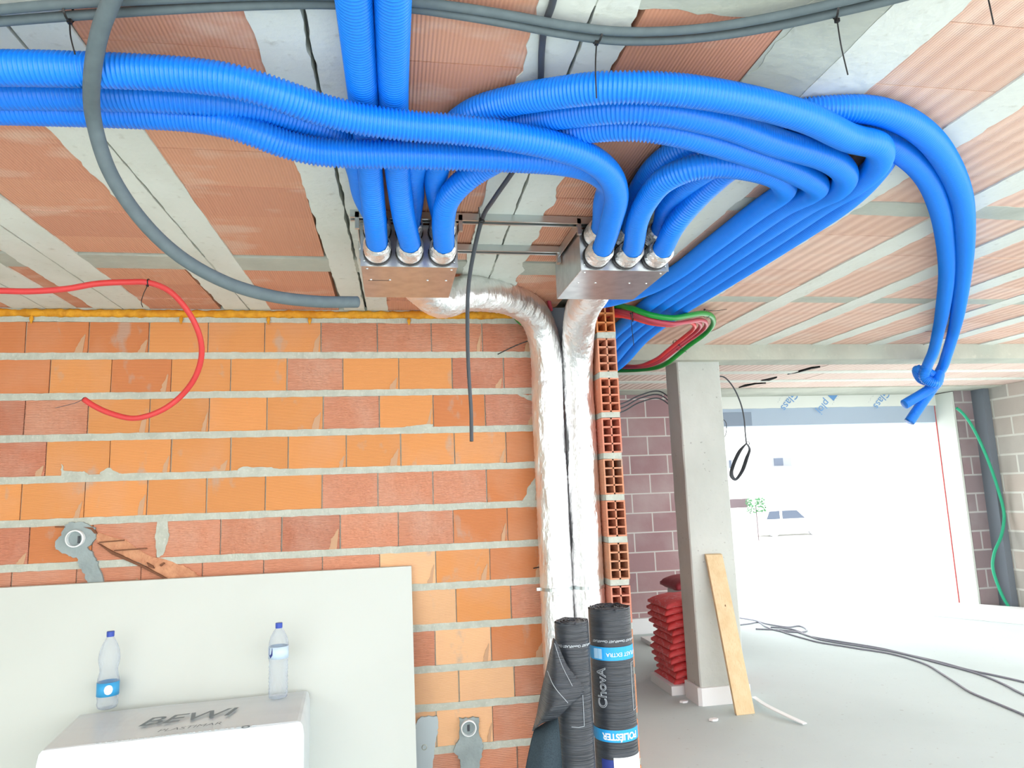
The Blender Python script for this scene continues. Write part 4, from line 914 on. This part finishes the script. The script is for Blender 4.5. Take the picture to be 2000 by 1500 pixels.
g = G(); Q = resample(spline(P), .02); V = []; F = []
for p in Q: V += [p+Vector((-.016, -.004, 0)), p+Vector((.016, .004, .0)), p+Vector((.016, .004, .006)), p+Vector((-.016, -.004, .006))]
for i in range(len(Q)-1): a = 4*i; F += [(a+k, a+(k+1) % 4, a+4+(k+1) % 4, a+4+k) for k in range(4)]
F += [(0, 1, 2, 3), tuple(len(V)-4+k for k in range(4))]
g.add(V, F).mesh('white_strip', eps_m, None, label='narrow white strip lying curved on the floor beside the plank', cat='strip')
g = G(); A = pz(1822, 1203, -H); B = pz(2060, 1226, -H); C = pz(2060, 1200, -H); D = pz(1870, 1186, -H)
g.prism([Vector((v.x, v.y, -H+.001)) for v in (A, B, C, D)], (0, 0, .05)).mesh('foam_board', eps_m, None, label='flat white board lying on the floor at the far right', cat='board')
for k, q in enumerate(((485, 1018), (340, 930))):
    c = fl_(*k2(*q), .004); G().prism([c+Vector((.03*math.cos(a)*(1+.4*nz(a, k)), .02*math.sin(a), 0)) for a in (0, 1, 2.1, 3, 4.2, 5.2)], (0, 0, .012)).mesh('debris_chip', eps_m, None, label=('small white chip on the floor below the column foot', 'small white chip on the floor left of the column foot')[k], cat='debris')

# ------------------------------------------------------------------ outside
YO = 44
ho = thing('building', (18, YO, -3.0), 'pale building across the street seen through the opening', 'building')
G().box(2, 60, YO, YO+8, -3.0, 12).mesh('facade', house_m, ho)
def ob(pa, pb_, y): a = py(*pa, y); b = py(*pb_, y); return a.x, b.x, min(a.z, b.z), max(a.z, b.z)
for (pa_, pc_) in (((1507, 894), (1546, 910)), ((1420, 898), (1434, 915))):
    x0, x1, z0, z1 = ob(pa_, pc_, YO); w_ = G().box(x0, x1, YO-.05, YO+.02, z0, z1).mesh('window', shut_m, ho); 
    G().box(x0+.12, x0+(x1-x0)*.55, YO-.08, YO-.05, z0+.05, z1-.05).mesh('pane', glass_m, w_)
x0, x1, z0, z1 = ob((1507, 912), (1546, 930), YO)
for k in range(5): G().box(x0, x1, YO-.3, YO-.26, z0+(z1-z0)*k/4, z0+(z1-z0)*k/4+.04).mesh('balcony_rail', shut_m, ho)
x0, x1, z0, z1 = ob((1405, 976), (1461, 991), 37); G().box(x0, x1, 37, 37.2, z0, z1).box(x0+.2, x0+.4, 37.05, 37.15, -3.0, z0).mesh('fence_panel', brownwall_m, None, label='dark brownish panel outside behind the coiled cable', cat='fence')
tr_ = thing('shrub', py(1478, 990, 36), 'faint green shrub on the street outside the opening', 'shrub')
g = G(); c = py(1476, 986, 36)
for k in range(220):
    a = RND.uniform(0, 6.28); b = RND.uniform(-1, 1); rr = RND.uniform(.3, 1)**.5; p = c+Vector((.5*rr*math.cos(a), .5*rr*math.sin(a), .5*b*(1-.3*rr)-.02))
    d = Vector((RND.uniform(-1, 1), RND.uniform(-1, 1), RND.uniform(-1, 1))).normalized()*.08; e_ = d.orthogonal().normalized()*.05
    g.add([p-d, p+e_, p+d, p-e_], [(0, 1, 2, 3)])
g.mesh('foliage', leaf_m, tr_); G().box(c.x-.02, c.x+.02, c.y-.02, c.y+.02, -3.0, c.z).mesh('trunk', brownwall_m, tr_)
x0 = py(1482, 990, 38).x; w = 4.1; zf = -3.0; y = 38
t = thing('car', (x0+w/2, y, zf), 'pale car parked outside beside the shrub, seen faintly through the opening', 'car')
pts = [(x0, zf+.25), (x0, zf+.8), (x0+w*.05, zf+.95), (x0+w*.12, zf+1.5), (x0+w*.6, zf+1.55), (x0+w*.76, zf+1.0), (x1 := x0+w, zf+.85), (x1, zf+.25)]
G().prism([(a, y, b) for a, b in pts], (0, 1.7, 0)).mesh('body', house_m, t)
for q in ([(.1, .98), (.15, 1.42), (.3, 1.44), (.3, .98)], [(.34, .98), (.34, 1.44), (.56, 1.44), (.68, .98)]):
    G().prism([(x0+w*a, y-.02, zf+b) for a, b in q], (0, .05, 0)).mesh('window', glass_m, t)
for a in (.2, .8): G().lathe([(0, -.1), (.31, -.1), (.31, .1), (0, .1)], 20, (x0+w*a, y+.08, zf+.31), (0, 1, 0)).mesh('wheel', wheel_m, t)
